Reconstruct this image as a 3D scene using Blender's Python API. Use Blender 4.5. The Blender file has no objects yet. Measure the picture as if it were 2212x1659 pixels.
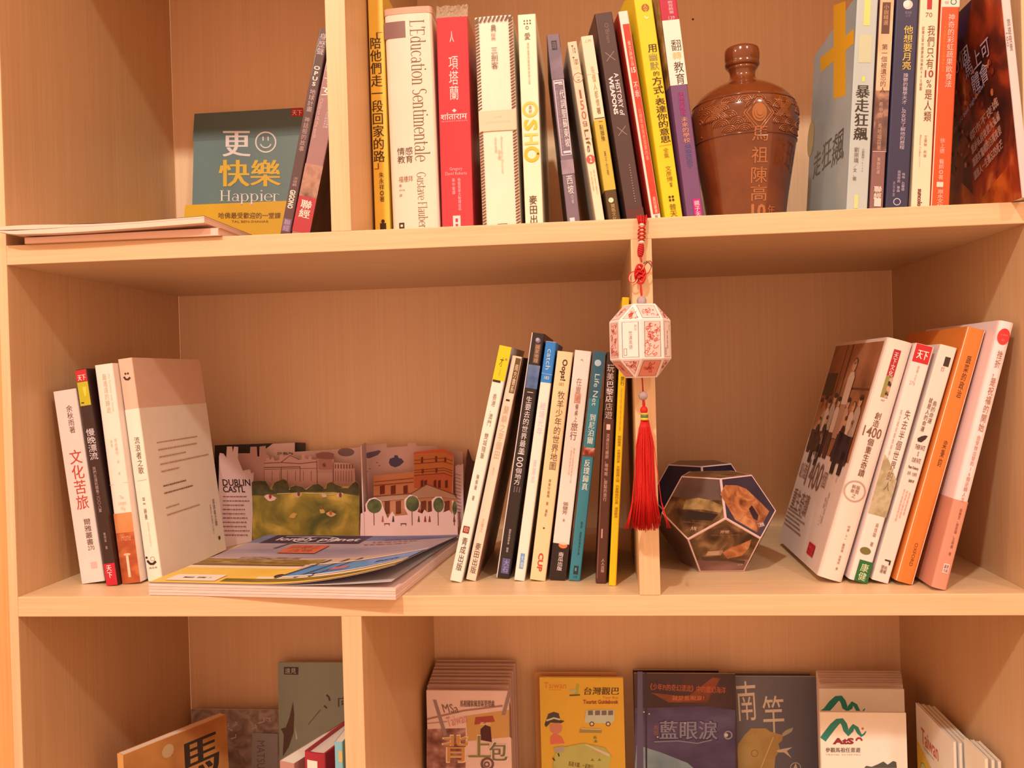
import bpy, bmesh, math, random
from mathutils import Vector, Matrix, noise

SC = bpy.context.scene
COL = SC.collection
random.seed(7)

# ------------------------------------------------------------------ camera
CX, CY, CZ = 0.52695, -0.76011, 0.18857
YAW, PITCH, ROLL, FPX = 0.09532, -0.00986, -0.02702, 1931.28
_fw = Vector((-math.sin(YAW) * math.cos(PITCH), math.cos(YAW) * math.cos(PITCH), math.sin(PITCH)))
_r0 = Vector((math.cos(YAW), math.sin(YAW), 0))
_u0 = _r0.cross(_fw)
_rt = math.cos(ROLL) * _r0 + math.sin(ROLL) * _u0
_up = -math.sin(ROLL) * _r0 + math.cos(ROLL) * _u0
CAMP = Vector((CX, CY, CZ))
cam = bpy.data.cameras.new('camera')
cam.sensor_fit = 'HORIZONTAL'
cam.sensor_width = 36
cam.lens = FPX / 2212 * 36
cam.clip_start = 0.02
camo = bpy.data.objects.new('camera', cam)
m = Matrix((_rt, _up, -_fw)).transposed().to_4x4()
m.translation = CAMP
camo.matrix_world = m
COL.objects.link(camo)
SC.camera = camo

# ------------------------------------------------------------------ light
world = bpy.data.worlds.new('room_light')
SC.world = world
world.use_nodes = True
bg = world.node_tree.nodes['Background']
bg.inputs[0].default_value = (1.0, 0.49, 0.255, 1)
bg.inputs[1].default_value = 1.48
def lamp(loc, power, radius, col=(1.0, 0.90, 0.70)):
    l = bpy.data.lights.new('ceiling_downlight', 'POINT')
    l.energy = power
    l.shadow_soft_size = radius
    l.color = col
    o = bpy.data.objects.new('ceiling_downlight', l)
    o.location = loc
    COL.objects.link(o)
lamp((0.02, -1.75, 1.86), 126, 0.045)
lamp((1.75, -1.90, 1.95), 55, 0.06)
lamp((-1.75, -1.80, 1.80), 30, 0.06)
vs = SC.view_settings
vs.view_transform = 'Standard'
vs.look = 'None'
vs.gamma = 1.0
vs.exposure = 0.0
vs.use_curve_mapping = False

# ------------------------------------------------------------------ photo pixel -> direction helpers
def pray(px, py):
    return _fw + _rt * ((px - 1106) / FPX) - _up * ((py - 829.5) / FPX)
def hit(p, ax, val):
    d = pray(*p)
    t = (val - CAMP[ax]) / d[ax]
    return CAMP + d * t
def hy(p, y): return hit(p, 1, y)
def hz(p, z): return hit(p, 2, z)
def proj(P):
    d = Vector(P) - CAMP
    z = d.dot(_fw)
    return (1106 + FPX * d.dot(_rt) / z, 829.5 - FPX * d.dot(_up) / z)

# ------------------------------------------------------------------ colour and materials
def s2l(c):
    c = c / 255.0
    return c / 12.92 if c <= 0.04045 else ((c + 0.055) / 1.055) ** 2.4
REF = [255, 236, 190]          # how plain white paper looks under these lamps
def alb(rgb, ref=None):
    ref = ref or REF
    return tuple(min(0.86, max(0.004, s2l(a) / s2l(b) * 0.84)) for a, b in zip(rgb, ref))
MATS = {}
def mat(rgb, rough=0.45, ref=None, raw=False, var=0.05, scale=60, coat=0.0, metallic=0.0):
    key = (tuple(rgb), rough, tuple(ref or REF), raw, var, scale, coat, metallic)
    if key in MATS: return MATS[key]
    c = tuple(rgb) if raw else alb(rgb, ref)
    mt = bpy.data.materials.new('print_%d' % len(MATS))
    mt.use_nodes = True
    nt = mt.node_tree
    b = nt.nodes['Principled BSDF']
    tc = nt.nodes.new('ShaderNodeTexCoord')
    nz = nt.nodes.new('ShaderNodeTexNoise')
    nz.inputs['Scale'].default_value = scale
    nz.inputs['Detail'].default_value = 3
    nt.links.new(tc.outputs['Object'], nz.inputs['Vector'])
    mx = nt.nodes.new('ShaderNodeMix')
    mx.data_type = 'RGBA'
    mx.inputs['A'].default_value = tuple(x * (1 - var) for x in c) + (1,)
    mx.inputs['B'].default_value = tuple(min(1, x * (1 + var)) for x in c) + (1,)
    nt.links.new(nz.outputs['Fac'], mx.inputs['Factor'])
    nt.links.new(mx.outputs['Result'], b.inputs['Base Color'])
    b.inputs['Roughness'].default_value = rough
    b.inputs['Metallic'].default_value = metallic
    if coat:
        b.inputs['Coat Weight'].default_value = coat
        b.inputs['Coat Roughness'].default_value = 0.12
    MATS[key] = mt
    return mt
def mottle(stops, scale=40, stretch=(1, 1, 1), ref=None, rough=0.45, detail=5, dist=0.0, key=''):
    """printed picture: noise through a colour ramp; stops = [(pos, rgb), ...]"""
    k = ('mottle', str(stops), scale, stretch, tuple(ref or REF), rough, detail, dist, key)
    if k in MATS: return MATS[k]
    mt = bpy.data.materials.new('picture_%d' % len(MATS))
    mt.use_nodes = True
    nt = mt.node_tree
    b = nt.nodes['Principled BSDF']
    tc = nt.nodes.new('ShaderNodeTexCoord')
    mp = nt.nodes.new('ShaderNodeMapping')
    mp.inputs['Scale'].default_value = stretch
    mp.inputs['Location'].default_value = (random.random() * 9, random.random() * 9, random.random() * 9)
    nz = nt.nodes.new('ShaderNodeTexNoise')
    nz.inputs['Scale'].default_value = scale
    nz.inputs['Detail'].default_value = detail
    nz.inputs['Distortion'].default_value = dist
    cr = nt.nodes.new('ShaderNodeValToRGB')
    while len(cr.color_ramp.elements) < len(stops): cr.color_ramp.elements.new(0.5)
    for e, (p, c) in zip(cr.color_ramp.elements, stops):
        e.position = p
        e.color = alb(c, ref) + (1,)
    nt.links.new(tc.outputs['Object'], mp.inputs['Vector'])
    nt.links.new(mp.outputs['Vector'], nz.inputs['Vector'])
    nt.links.new(nz.outputs['Fac'], cr.inputs['Fac'])
    nt.links.new(cr.outputs['Color'], b.inputs['Base Color'])
    b.inputs['Roughness'].default_value = rough
    MATS[k] = mt
    return mt
def wood(name, base, dark, scale, rough=0.42, bump=0.05):
    mt = bpy.data.materials.new(name)
    mt.use_nodes = True
    nt = mt.node_tree
    b = nt.nodes['Principled BSDF']
    tc = nt.nodes.new('ShaderNodeTexCoord')
    def nz(sc, det):
        mp = nt.nodes.new('ShaderNodeMapping')
        mp.inputs['Scale'].default_value = sc
        n = nt.nodes.new('ShaderNodeTexNoise')
        n.inputs['Scale'].default_value = 1
        n.inputs['Detail'].default_value = det
        nt.links.new(tc.outputs['Object'], mp.inputs['Vector'])
        nt.links.new(mp.outputs['Vector'], n.inputs['Vector'])
        return n
    n1 = nz(scale, 4)
    n2 = nz(tuple(s * 0.22 for s in scale), 2)
    ad = nt.nodes.new('ShaderNodeMath'); ad.operation = 'MULTIPLY_ADD'
    ad.inputs[1].default_value = 0.45
    nt.links.new(n2.outputs['Fac'], ad.inputs[0])
    nt.links.new(n1.outputs['Fac'], ad.inputs[2])
    cr = nt.nodes.new('ShaderNodeValToRGB')
    cr.color_ramp.elements[0].position = 0.46
    cr.color_ramp.elements[0].color = dark + (1,)
    cr.color_ramp.elements[1].position = 0.98
    cr.color_ramp.elements[1].color = base + (1,)
    nt.links.new(ad.outputs[0], cr.inputs['Fac'])
    nt.links.new(cr.outputs['Color'], b.inputs['Base Color'])
    bp = nt.nodes.new('ShaderNodeBump')
    bp.inputs['Strength'].default_value = bump
    bp.inputs['Distance'].default_value = 0.001
    nt.links.new(n1.outputs['Fac'], bp.inputs['Height'])
    nt.links.new(bp.outputs['Normal'], b.inputs['Normal'])
    b.inputs['Roughness'].default_value = rough
    return mt
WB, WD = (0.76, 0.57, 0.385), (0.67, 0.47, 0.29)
WOOD_V = wood('light_oak_upright_shaded', (0.68, 0.47, 0.295), (0.60, 0.395, 0.225), (420, 420, 9))  # darker laminate, with the shade on side faces put into its colour
WOOD_EDGE = wood('light_oak_edge_band', WB, WD, (420, 420, 9))  # undarkened shelf tone for the lit front strips of the uprights
WOOD_H = wood('light_oak_shelf', WB, WD, (9, 420, 420))
WOOD_BACK = wood('back_board_grain', (0.90, 0.68, 0.49), (0.83, 0.60, 0.41), (520, 520, 5))
WOOD_STRIP = wood('orange_oak_strip', (0.74, 0.42, 0.18), (0.64, 0.34, 0.14), (420, 420, 9))

# ------------------------------------------------------------------ object helpers
def empty(name, mtx=None, label=None, cat=None, group=None):
    o = bpy.data.objects.new(name, None)
    o.empty_display_size = 0.02
    COL.objects.link(o)
    if mtx is not None:
        o.matrix_world = mtx if isinstance(mtx, Matrix) else Matrix.Translation(mtx)
    if label: o['label'] = label
    if cat: o['category'] = cat
    if group: o['group'] = group
    return o
def meshobj(name, verts, faces, material, parent=None, smooth=False, kind=None, label=None):
    me = bpy.data.meshes.new(name)
    me.from_pydata([tuple(v) for v in verts], [], faces)
    if smooth:
        me.polygons.foreach_set('use_smooth', [True] * len(me.polygons))
    me.materials.append(material)
    me.update()
    o = bpy.data.objects.new(name, me)
    COL.objects.link(o)
    if parent: o.parent = parent
    if kind: o['kind'] = kind
    if label: o['label'] = label
    return o
def boxgeo(x0, x1, y0, y1, z0, z1):
    v = [(x, y, z) for z in (z0, z1) for y in (y0, y1) for x in (x0, x1)]
    f = [(0, 2, 3, 1), (4, 5, 7, 6), (0, 1, 5, 4), (2, 6, 7, 3), (0, 4, 6, 2), (1, 3, 7, 5)]
    return v, f
def bevbox(name, b, material, parent, r=0.0006):
    bm = bmesh.new()
    v, f = boxgeo(*b)
    vs_ = [bm.verts.new(p) for p in v]
    for q in f: bm.faces.new([vs_[i] for i in q])
    bmesh.ops.recalc_face_normals(bm, faces=bm.faces)
    bmesh.ops.bevel(bm, geom=bm.edges[:], offset=r, segments=2, affect='EDGES', profile=0.5)
    me = bpy.data.meshes.new(name); bm.to_mesh(me); bm.free()
    me.materials.append(material)
    o = bpy.data.objects.new(name, me); COL.objects.link(o); o.parent = parent
    return o
def tube(path, rad, seg=8, closed=False):
    """verts, faces of a tube along a polyline; rad may be a list"""
    path = [Vector(p) for p in path]
    n = len(path)
    rr = rad if isinstance(rad, (list, tuple)) else [rad] * n
    V, F = [], []
    ref = Vector((0.13, 0.97, 0.21))
    for i, p in enumerate(path):
        a = path[(i - 1) % n] if (i or closed) else path[0]
        b = path[(i + 1) % n] if (i < n - 1 or closed) else path[-1]
        t = (b - a).normalized()
        x = t.cross(ref)
        if x.length < 1e-3: x = t.cross(Vector((1, 0, 0)))
        x.normalize(); y = t.cross(x)
        for k in range(seg):
            an = 2 * math.pi * k / seg
            V.append(p + (x * math.cos(an) + y * math.sin(an)) * rr[i])
    for i in range(n if closed else n - 1):
        j = (i + 1) % n
        for k in range(seg):
            F.append((i * seg + k, i * seg + (k + 1) % seg, j * seg + (k + 1) % seg, j * seg + k))
    if not closed:
        F.append(tuple(range(seg - 1, -1, -1))); F.append(tuple((n - 1) * seg + k for k in range(seg)))
    return V, F
def merge(parts):
    V, F = [], []
    for v, f in parts:
        o = len(V); V += list(v); F += [tuple(i + o for i in q) for q in f]
    return V, F
def lathe(prof, seg=48, ax=(0, 0)):
    V, F = [], []
    for r, z in prof:
        for k in range(seg):
            a = 2 * math.pi * k / seg
            V.append((ax[0] + r * math.cos(a), ax[1] + r * math.sin(a), z))
    for i in range(len(prof) - 1):
        for k in range(seg):
            F.append((i * seg + k, i * seg + (k + 1) % seg, (i + 1) * seg + (k + 1) % seg, (i + 1) * seg + k))
    F.append(tuple(range(seg - 1, -1, -1))); F.append(tuple((len(prof) - 1) * seg + k for k in range(seg)))
    return V, F

# ------------------------------------------------------------------ lettering and flat print
TXT = {}
def serifgeo(body):
    """thin Roman lettering with serifs, drawn from stems, bars and arcs"""
    V, F = [], []
    TK, TN = 0.15, 0.055
    def quad(a, b, c, d):
        o = len(V); V.extend([a, b, c, d]); F.append((o, o + 1, o + 2, o + 3))
    def stem(x, y0, y1, lo=True, hi=True, w=TK):
        quad((X + x - w / 2, y0), (X + x + w / 2, y0), (X + x + w / 2, y1), (X + x - w / 2, y1))
        if lo: bar(x - 0.19, x + 0.19, y0)
        if hi == 1: bar(x - 0.19, x + 0.19, y1 - TN)
        if hi == 2: bar(x - 0.19, x + 0.05, y1 - TN)
    def bar(x0, x1, y): quad((X + x0, y), (X + x1, y), (X + x1, y + TN), (X + x0, y + TN))
    def arc_(cx, cy, rx, ry, a0, a1, tk=TK):
        n = max(6, int(abs(a1 - a0) / 14)); P = []
        for i in range(n + 1):
            a = math.radians(a0 + (a1 - a0) * i / n); w = (TN + (tk - TN) * abs(math.cos(a))) / 2
            P.append(((X + cx + (rx + w) * math.cos(a), cy + (ry + TN / 2) * math.sin(a)), (X + cx + (rx - w) * math.cos(a), cy + (ry - TN / 2) * math.sin(a))))
        for p, q in zip(P, P[1:]): quad(p[0], q[0], q[1], p[1])
    X = 0.0
    C = 1.42
    for ch in body:
        adv = 0.45
        if ch == 'H': stem(0.2, 0, C); stem(0.92, 0, C); bar(0.2, 0.92, 0.7); adv = 1.18
        elif ch == 'L': stem(0.22, 0, C); bar(0.22, 0.82, 0); quad((X + 0.79, 0), (X + 0.85, 0), (X + 0.87, 0.3), (X + 0.83, 0.3)); adv = 0.92
        elif ch in 'EF':
            stem(0.22, 0, C); bar(0.22, 0.84, C - TN); bar(0.22, 0.68, 0.7); quad((X + 0.8, C), (X + 0.86, C), (X + 0.86, C - 0.25), (X + 0.83, C - 0.25))
            if ch == 'E': bar(0.22, 0.86, 0); quad((X + 0.83, 0), (X + 0.88, 0), (X + 0.9, 0.28), (X + 0.87, 0.28))
            adv = 0.98
        elif ch == 'S': arc_(0.43, 1.06, 0.28, 0.32, 35, 270); arc_(0.43, 0.37, 0.32, 0.36, 90, -145); adv = 0.9
        elif ch == 'G': arc_(0.62, 0.7, 0.5, 0.72, 45, 325); stem(1.02, 0.1, 0.62, False, 1); adv = 1.25
        elif ch == 'a': arc_(0.36, 0.28, 0.25, 0.27, 0, 360, 0.1); stem(0.66, 0.04, 0.72, False, 0); bar(0.66, 0.84, 0); arc_(0.42, 0.7, 0.24, 0.27, 0, 150); adv = 0.86
        elif ch == 'b': stem(0.2, 0, 1.5, False, 2); arc_(0.5, 0.5, 0.31, 0.48, -150, 150); adv = 0.98
        elif ch == 'c': arc_(0.47, 0.5, 0.36, 0.48, 45, 315); adv = 0.86
        elif ch == 'd': stem(0.76, 0.03, 1.5, False, 2); bar(0.76, 0.95, 0); arc_(0.46, 0.5, 0.31, 0.48, 30, 330); adv = 0.98
        elif ch == 'e': arc_(0.46, 0.5, 0.36, 0.48, 0, 315); bar(0.12, 0.82, 0.5); adv = 0.88
        elif ch == 'i': stem(0.24, 0, 1.0, True, 2); arc_(0.24, 1.36, 0.05, 0.05, 0, 360, 0.1); adv = 0.46
        elif ch == 'l': stem(0.24, 0, 1.5, True, 2); adv = 0.46
        elif ch == 'm':
            for x, h in ((0.2, 2), (0.68, 0), (1.16, 0)): stem(x, 0, 1.0 if h else 0.72, True, h)
            arc_(0.44, 0.7, 0.24, 0.28, 0, 160); arc_(0.92, 0.7, 0.24, 0.28, 0, 160); adv = 1.38
        elif ch == 'n': stem(0.2, 0, 1.0, True, 2); stem(0.72, 0, 0.72, True, 0); arc_(0.46, 0.7, 0.26, 0.28, 0, 160); adv = 0.95
        elif ch == 'o': arc_(0.46, 0.5, 0.37, 0.48, 0, 360); adv = 0.93
        elif ch == 'p': stem(0.2, -0.45, 1.0, True, 2); arc_(0.5, 0.5, 0.31, 0.48, -150, 150); adv = 0.98
        elif ch == 'r': stem(0.2, 0, 1.0, True, 2); arc_(0.46, 0.68, 0.26, 0.28, 35, 165); adv = 0.68
        elif ch == 's': arc_(0.36, 0.74, 0.21, 0.23, 35, 270); arc_(0.36, 0.26, 0.24, 0.24, 90, -145); adv = 0.72
        elif ch == 't': stem(0.28, 0.12, 1.3, False, 0); bar(0.06, 0.58, 0.95); arc_(0.44, 0.14, 0.16, 0.12, 180, 320); adv = 0.6
        elif ch == 'u': stem(0.2, 0.3, 1.0, False, 2); stem(0.72, 0, 1.0, False, 2); bar(0.72, 0.9, 0); arc_(0.46, 0.3, 0.26, 0.28, 180, 350); adv = 0.95
        elif ch == 'v': quad((X + 0.08, 1.0), (X + 0.26, 1.0), (X + 0.48, 0), (X + 0.4, 0)); quad((X + 0.40, 0), (X + 0.48, 0), (X + 0.80, 1.0), (X + 0.74, 1.0)); bar(0.0, 0.32, 0.95); bar(0.6, 0.9, 0.95); adv = 0.88
        elif ch == "'": quad((X + 0.08, 1.1), (X + 0.14, 1.1), (X + 0.2, 1.5), (X + 0.06, 1.5)); adv = 0.26
        X += adv
    x0, x1 = min(v[0] for v in V), max(v[0] for v in V); y0, y1 = min(v[1] for v in V), max(v[1] for v in V)
    return [((x - x0) / (x1 - x0), (y - y0) / (y1 - y0)) for x, y in V], F
def textgeo(body, bold=0.0, line=1.0):
    if body.startswith('§'): return serifgeo(body[1:])
    if any(ord(q) > 0x2e80 for q in body): bold = 0.0
    k = (body, bold, line)
    if k in TXT: return TXT[k]
    c = bpy.data.curves.new('t', 'FONT')
    c.body = body; c.resolution_u = 2; c.align_x = 'CENTER'; c.offset = bold; c.space_line = line
    o = bpy.data.objects.new('t', c)
    me = o.to_mesh()
    V = [(v.co.x, v.co.y) for v in me.vertices]
    F = [tuple(p.vertices) for p in me.polygons]
    o.to_mesh_clear(); bpy.data.objects.remove(o); bpy.data.curves.remove(c)
    if V:
        x0, x1 = min(v[0] for v in V), max(v[0] for v in V)
        y0, y1 = min(v[1] for v in V), max(v[1] for v in V)
        w, h = max(1e-6, x1 - x0), max(1e-6, y1 - y0)
        V = [((x - x0) / w, (y - y0) / h) for x, y in V]
    TXT[k] = (V, F)
    return TXT[k]
class Canvas:
    """flat print laid on a surface given by fn(u, v, lift) -> local xyz"""
    def __init__(s, parent, fn, ref=None, rough=0.45, eps=0.00003, base=0.00012):
        s.p, s.fn, s.ref, s.rough, s.eps, s.base = parent, fn, ref, rough, eps, base
        s.parts = {}; s.layer = 0
    def add(s, name, color, pts, faces):
        s.layer += 1
        off = s.base + s.eps * min(s.layer, 30)
        k = (name, color)
        s.parts.setdefault(k, []).append(([s.fn(u, v, off) for u, v in pts], [tuple(f) for f in faces]))
    def rect(s, u0, u1, v0, v1, color, name='printed_panel', nx=6, ny=6):
        pts = [(u0 + (u1 - u0) * i / nx, v0 + (v1 - v0) * j / ny) for j in range(ny + 1) for i in range(nx + 1)]
        f = [(j * (nx + 1) + i, j * (nx + 1) + i + 1, (j + 1) * (nx + 1) + i + 1, (j + 1) * (nx + 1) + i) for j in range(ny) for i in range(nx)]
        s.add(name, color, pts, f)
    def poly(s, pts, color, name='printed_panel'):
        s.add(name, color, pts, [tuple(range(len(pts)))])
    def disc(s, u, v, r, color, name='emblem', rv=None, n=20):
        rv = rv or r
        s.poly([(u + r * math.cos(2 * math.pi * k / n), v + rv * math.sin(2 * math.pi * k / n)) for k in range(n)], color, name)
    def stroke(s, pts, w, color, name='drawing', closed=False):
        P = [Vector(p) for p in pts]
        n = len(P); V, F = [], []
        for i, p in enumerate(P):
            a = P[i - 1] if (i or closed) else P[0]
            b = P[(i + 1) % n] if (i < n - 1 or closed) else P[-1]
            t = b - a
            if t.length < 1e-9: t = Vector((1, 0))
            t.normalize()
            nn = Vector((-t.y, t.x)) * (w / 2)
            V += [tuple(p + nn), tuple(p - nn)]
        m_ = n if closed else n - 1
        for i in range(m_):
            j = (i + 1) % n
            F.append((2 * i, 2 * i + 1, 2 * j + 1, 2 * j))
        s.add(name, color, V, F)
    def ring(s, u, v, r, w, color, name='emblem', rv=None, n=28, a0=0, a1=360):
        rv = rv or r
        full = abs(a1 - a0) >= 360
        k = n if full else n + 1
        s.stroke([(u + r * math.cos(math.radians(a0 + (a1 - a0) * i / n)), v + rv * math.sin(math.radians(a0 + (a1 - a0) * i / n))) for i in range(k)], w, color, name, closed=full)
    def frame(s, u0, u1, v0, v1, w, color, name='border'):
        s.rect(u0, u1, v1 - w, v1, color, name, 1, 1); s.rect(u0, u1, v0, v0 + w, color, name, 1, 1)
        s.rect(u0, u0 + w, v0, v1, color, name, 1, 1); s.rect(u1 - w, u1, v0, v1, color, name, 1, 1)
    def text(s, body, u0, u1, v0, v1, color, mode='h', bold=0.0, name='lettering', shear=0.0, rot=0.0):
        """mode h: upright lines; v: stacked characters; r: turned to read downwards"""
        if mode == 'v': body = '\n'.join(body)
        V, F = textgeo(body, bold)
        if not V: return
        if mode == 'r':
            pts = [(u0 + (u1 - u0) * y, v1 - (v1 - v0) * x) for x, y in V]
        else:
            pts = [(u0 + (u1 - u0) * x, v0 + (v1 - v0) * y) for x, y in V]
        if shear or rot:
            cu, cv = (u0 + u1) / 2, (v0 + v1) / 2
            ca, sa = math.cos(rot), math.sin(rot)
            q = []
            for u, v in pts:
                x, y = u - cu, v - cv
                x += shear * y
                q.append((cu + ca * x - sa * y, cv + sa * x + ca * y))
            pts = q
        if bold > 0 and any(ord(q) > 0x2e80 for q in body):     # heavier weight: the strokes laid twice, a hair apart
            k = min(bold, 0.05) * 0.7 * min(abs(u1 - u0), abs(v1 - v0))
            s.add(name, color, [(u - k, v) for u, v in pts], F)
            pts = [(u + k, v) for u, v in pts]
        s.add(name, color, pts, F)
    def lines(s, u0, u1, v0, v1, n, w, color, name='small_print', vertical=False, seed=1):
        """rows of print too small to read"""
        rnd = random.Random(seed)
        for i in range(n):
            if vertical:
                u = u0 + (u1 - u0) * (i + 0.5) / n; v = v1
                end = v0 + (v1 - v0) * rnd.random() * 0.25
                while v > end:
                    l = w * (0.9 + 0.5 * rnd.random())
                    s.rect(u - w / 2, u + w / 2, v - l, v, color, name, 1, 1); v -= l * 1.35
            else:
                v = v0 + (v1 - v0) * (i + 0.5) / n; u = u0
                end = u1 - (u1 - u0) * rnd.random() * 0.25
                while u < end:
                    l = w * (1.0 + 2.5 * rnd.random())
                    s.rect(u, min(u + l, u1), v - w / 2, v + w / 2, color, name, 1, 1); u += l + w * 0.6
    def flush(s):
        for (name, color), lst in s.parts.items():
            mt = color if isinstance(color, bpy.types.Material) else mat(color, s.rough, s.ref, var=0.02)
            if len(lst) <= 12:
                for V, F in lst: meshobj(name, V, F, mt, s.p)
            else: meshobj(name, *merge(lst), mt, s.p, kind='stuff')
        s.parts = {}

# ================================================================== the bookcase
D, XR = 0.3321, 0.87469
ZU0, ZU1 = 0.30, 0.31759       # upper shelf underside / top
ZL0, ZL1 = -0.01789, 0.0       # lower shelf underside / top
ZB = -0.318                    # top of the board below
ZT = 0.70                     # underside of the board above
FLOOR = -0.78
case = empty('bookcase', (0.437, 0.16, FLOOR), 'light oak bookcase of open shelves holding all the books', 'bookcase')
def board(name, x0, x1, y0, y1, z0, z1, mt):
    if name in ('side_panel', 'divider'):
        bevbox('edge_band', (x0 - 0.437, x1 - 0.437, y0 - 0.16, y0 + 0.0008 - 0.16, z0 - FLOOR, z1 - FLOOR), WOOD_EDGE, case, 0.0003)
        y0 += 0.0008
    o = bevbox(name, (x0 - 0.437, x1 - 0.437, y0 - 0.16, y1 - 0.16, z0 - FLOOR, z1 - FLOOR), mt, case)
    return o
PT = 0.0085
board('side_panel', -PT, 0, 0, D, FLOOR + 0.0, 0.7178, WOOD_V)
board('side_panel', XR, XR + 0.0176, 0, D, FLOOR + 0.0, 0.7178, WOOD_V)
board('shelf', 0, XR, 0, D, ZU0, ZU1, WOOD_H)
board('shelf', 0, XR, 0, D, ZL0, ZL1, WOOD_H)
board('shelf', 0, XR, 0, D, ZB - 0.0178, ZB, WOOD_H)
board('shelf', 0, XR, 0, D, FLOOR + 0.08, FLOOR + 0.0978, WOOD_H)
board('top_board', 0, XR, 0, D, ZT, ZT + 0.0178, WOOD_H)
board('plinth', 0, XR, 0.02, 0.038, FLOOR, FLOOR + 0.08, WOOD_H)
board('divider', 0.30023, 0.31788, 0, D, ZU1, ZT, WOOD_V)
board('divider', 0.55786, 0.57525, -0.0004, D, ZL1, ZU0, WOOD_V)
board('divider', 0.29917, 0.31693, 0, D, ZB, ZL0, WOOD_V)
board('back_panel', 0, XR, D, D + 0.006, FLOOR + 0.0978, 0.7178, WOOD_BACK)
board('side_strip', -PT - 0.05, -PT, 0.004, 0.022, FLOOR, 0.7178, WOOD_STRIP)  # recessed strip left of the side panel, more orange than the other oak
# small dark nail hole on the upper back board
nv, nf = lathe([(0.0008, 0), (0.0012, 0.0004), (0.0006, 0.0009)], 10)
nail_p = hy((1497, 41), D - 0.0012)
meshobj('nail_head', [(v[0] + nail_p.x - 0.437, nail_p.y + 0.0012 - v[2] - 0.16, v[1] + nail_p.z - FLOOR) for v in nv], nf, mat((0.03, 0.02, 0.015), 0.6, raw=True), case)

# the room around it
fl = meshobj('floor', *boxgeo(-2.2, 3.2, -3.0, D + 0.05, FLOOR - 0.05, FLOOR), wood('floor_boards', (0.42, 0.27, 0.16), (0.30, 0.18, 0.10), (8, 120, 120)))
fl['kind'] = 'structure'
wl = meshobj('wall_back', *boxgeo(-2.2, 3.2, D + 0.012, D + 0.1, FLOOR, 2.0), mat((0.75, 0.68, 0.58), 0.8, raw=True))
wl['kind'] = 'structure'

# ================================================================== books
PAGE = mat((250, 222, 172), 0.7)
def cover_geo(T, W, H, t=0.0005, r=0.0012, bulge=0.0):
    """U-shaped cover: boards + spine, spine at y=0 facing -y"""
    def prof(o):
        P = []
        x0, x1, yy = o, T - o, o
        rr = max(0.0002, r - o)
        P.append((x0, W)); 
        for k in range(4):
            a = math.pi + (math.pi / 2) * k / 3
            P.append((x0 + rr + rr * math.cos(a), yy + rr + rr * math.sin(a)))
        for k in range(1, 7):
            f = k / 7
            P.append((x0 + rr + (x1 - x0 - 2 * rr) * f, yy))
        for k in range(4):
            a = 1.5 * math.pi + (math.pi / 2) * k / 3
            P.append((x1 - rr + rr * math.cos(a), yy + rr + rr * math.sin(a)))
        P.append((x1, W))
        if bulge:
            P = [(x, y - bulge * max(0, 1 - (2 * x / T - 1) ** 2) * (1 if y < 0.01 else 0)) for x, y in P]
        return P
    A, B = prof(0), prof(t)
    n = len(A)
    V = [(x, y, 0) for x, y in A] + [(x, y, H) for x, y in A] + [(x, y, 0) for x, y in B] + [(x, y, H) for x, y in B]
    F = []
    for i in range(n - 1):
        F.append((i, i + 1, n + i + 1, n + i))
        F.append((2 * n + i + 1, 2 * n + i, 3 * n + i, 3 * n + i + 1))
        F.append((n + i, n + i + 1, 3 * n + i + 1, 3 * n + i))
        F.append((i + 1, i, 2 * n + i, 2 * n + i + 1))
    F.append((0, n, 3 * n, 2 * n)); F.append((n - 1, 3 * n - 1, 4 * n - 1, 2 * n - 1))
    return V, F
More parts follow.
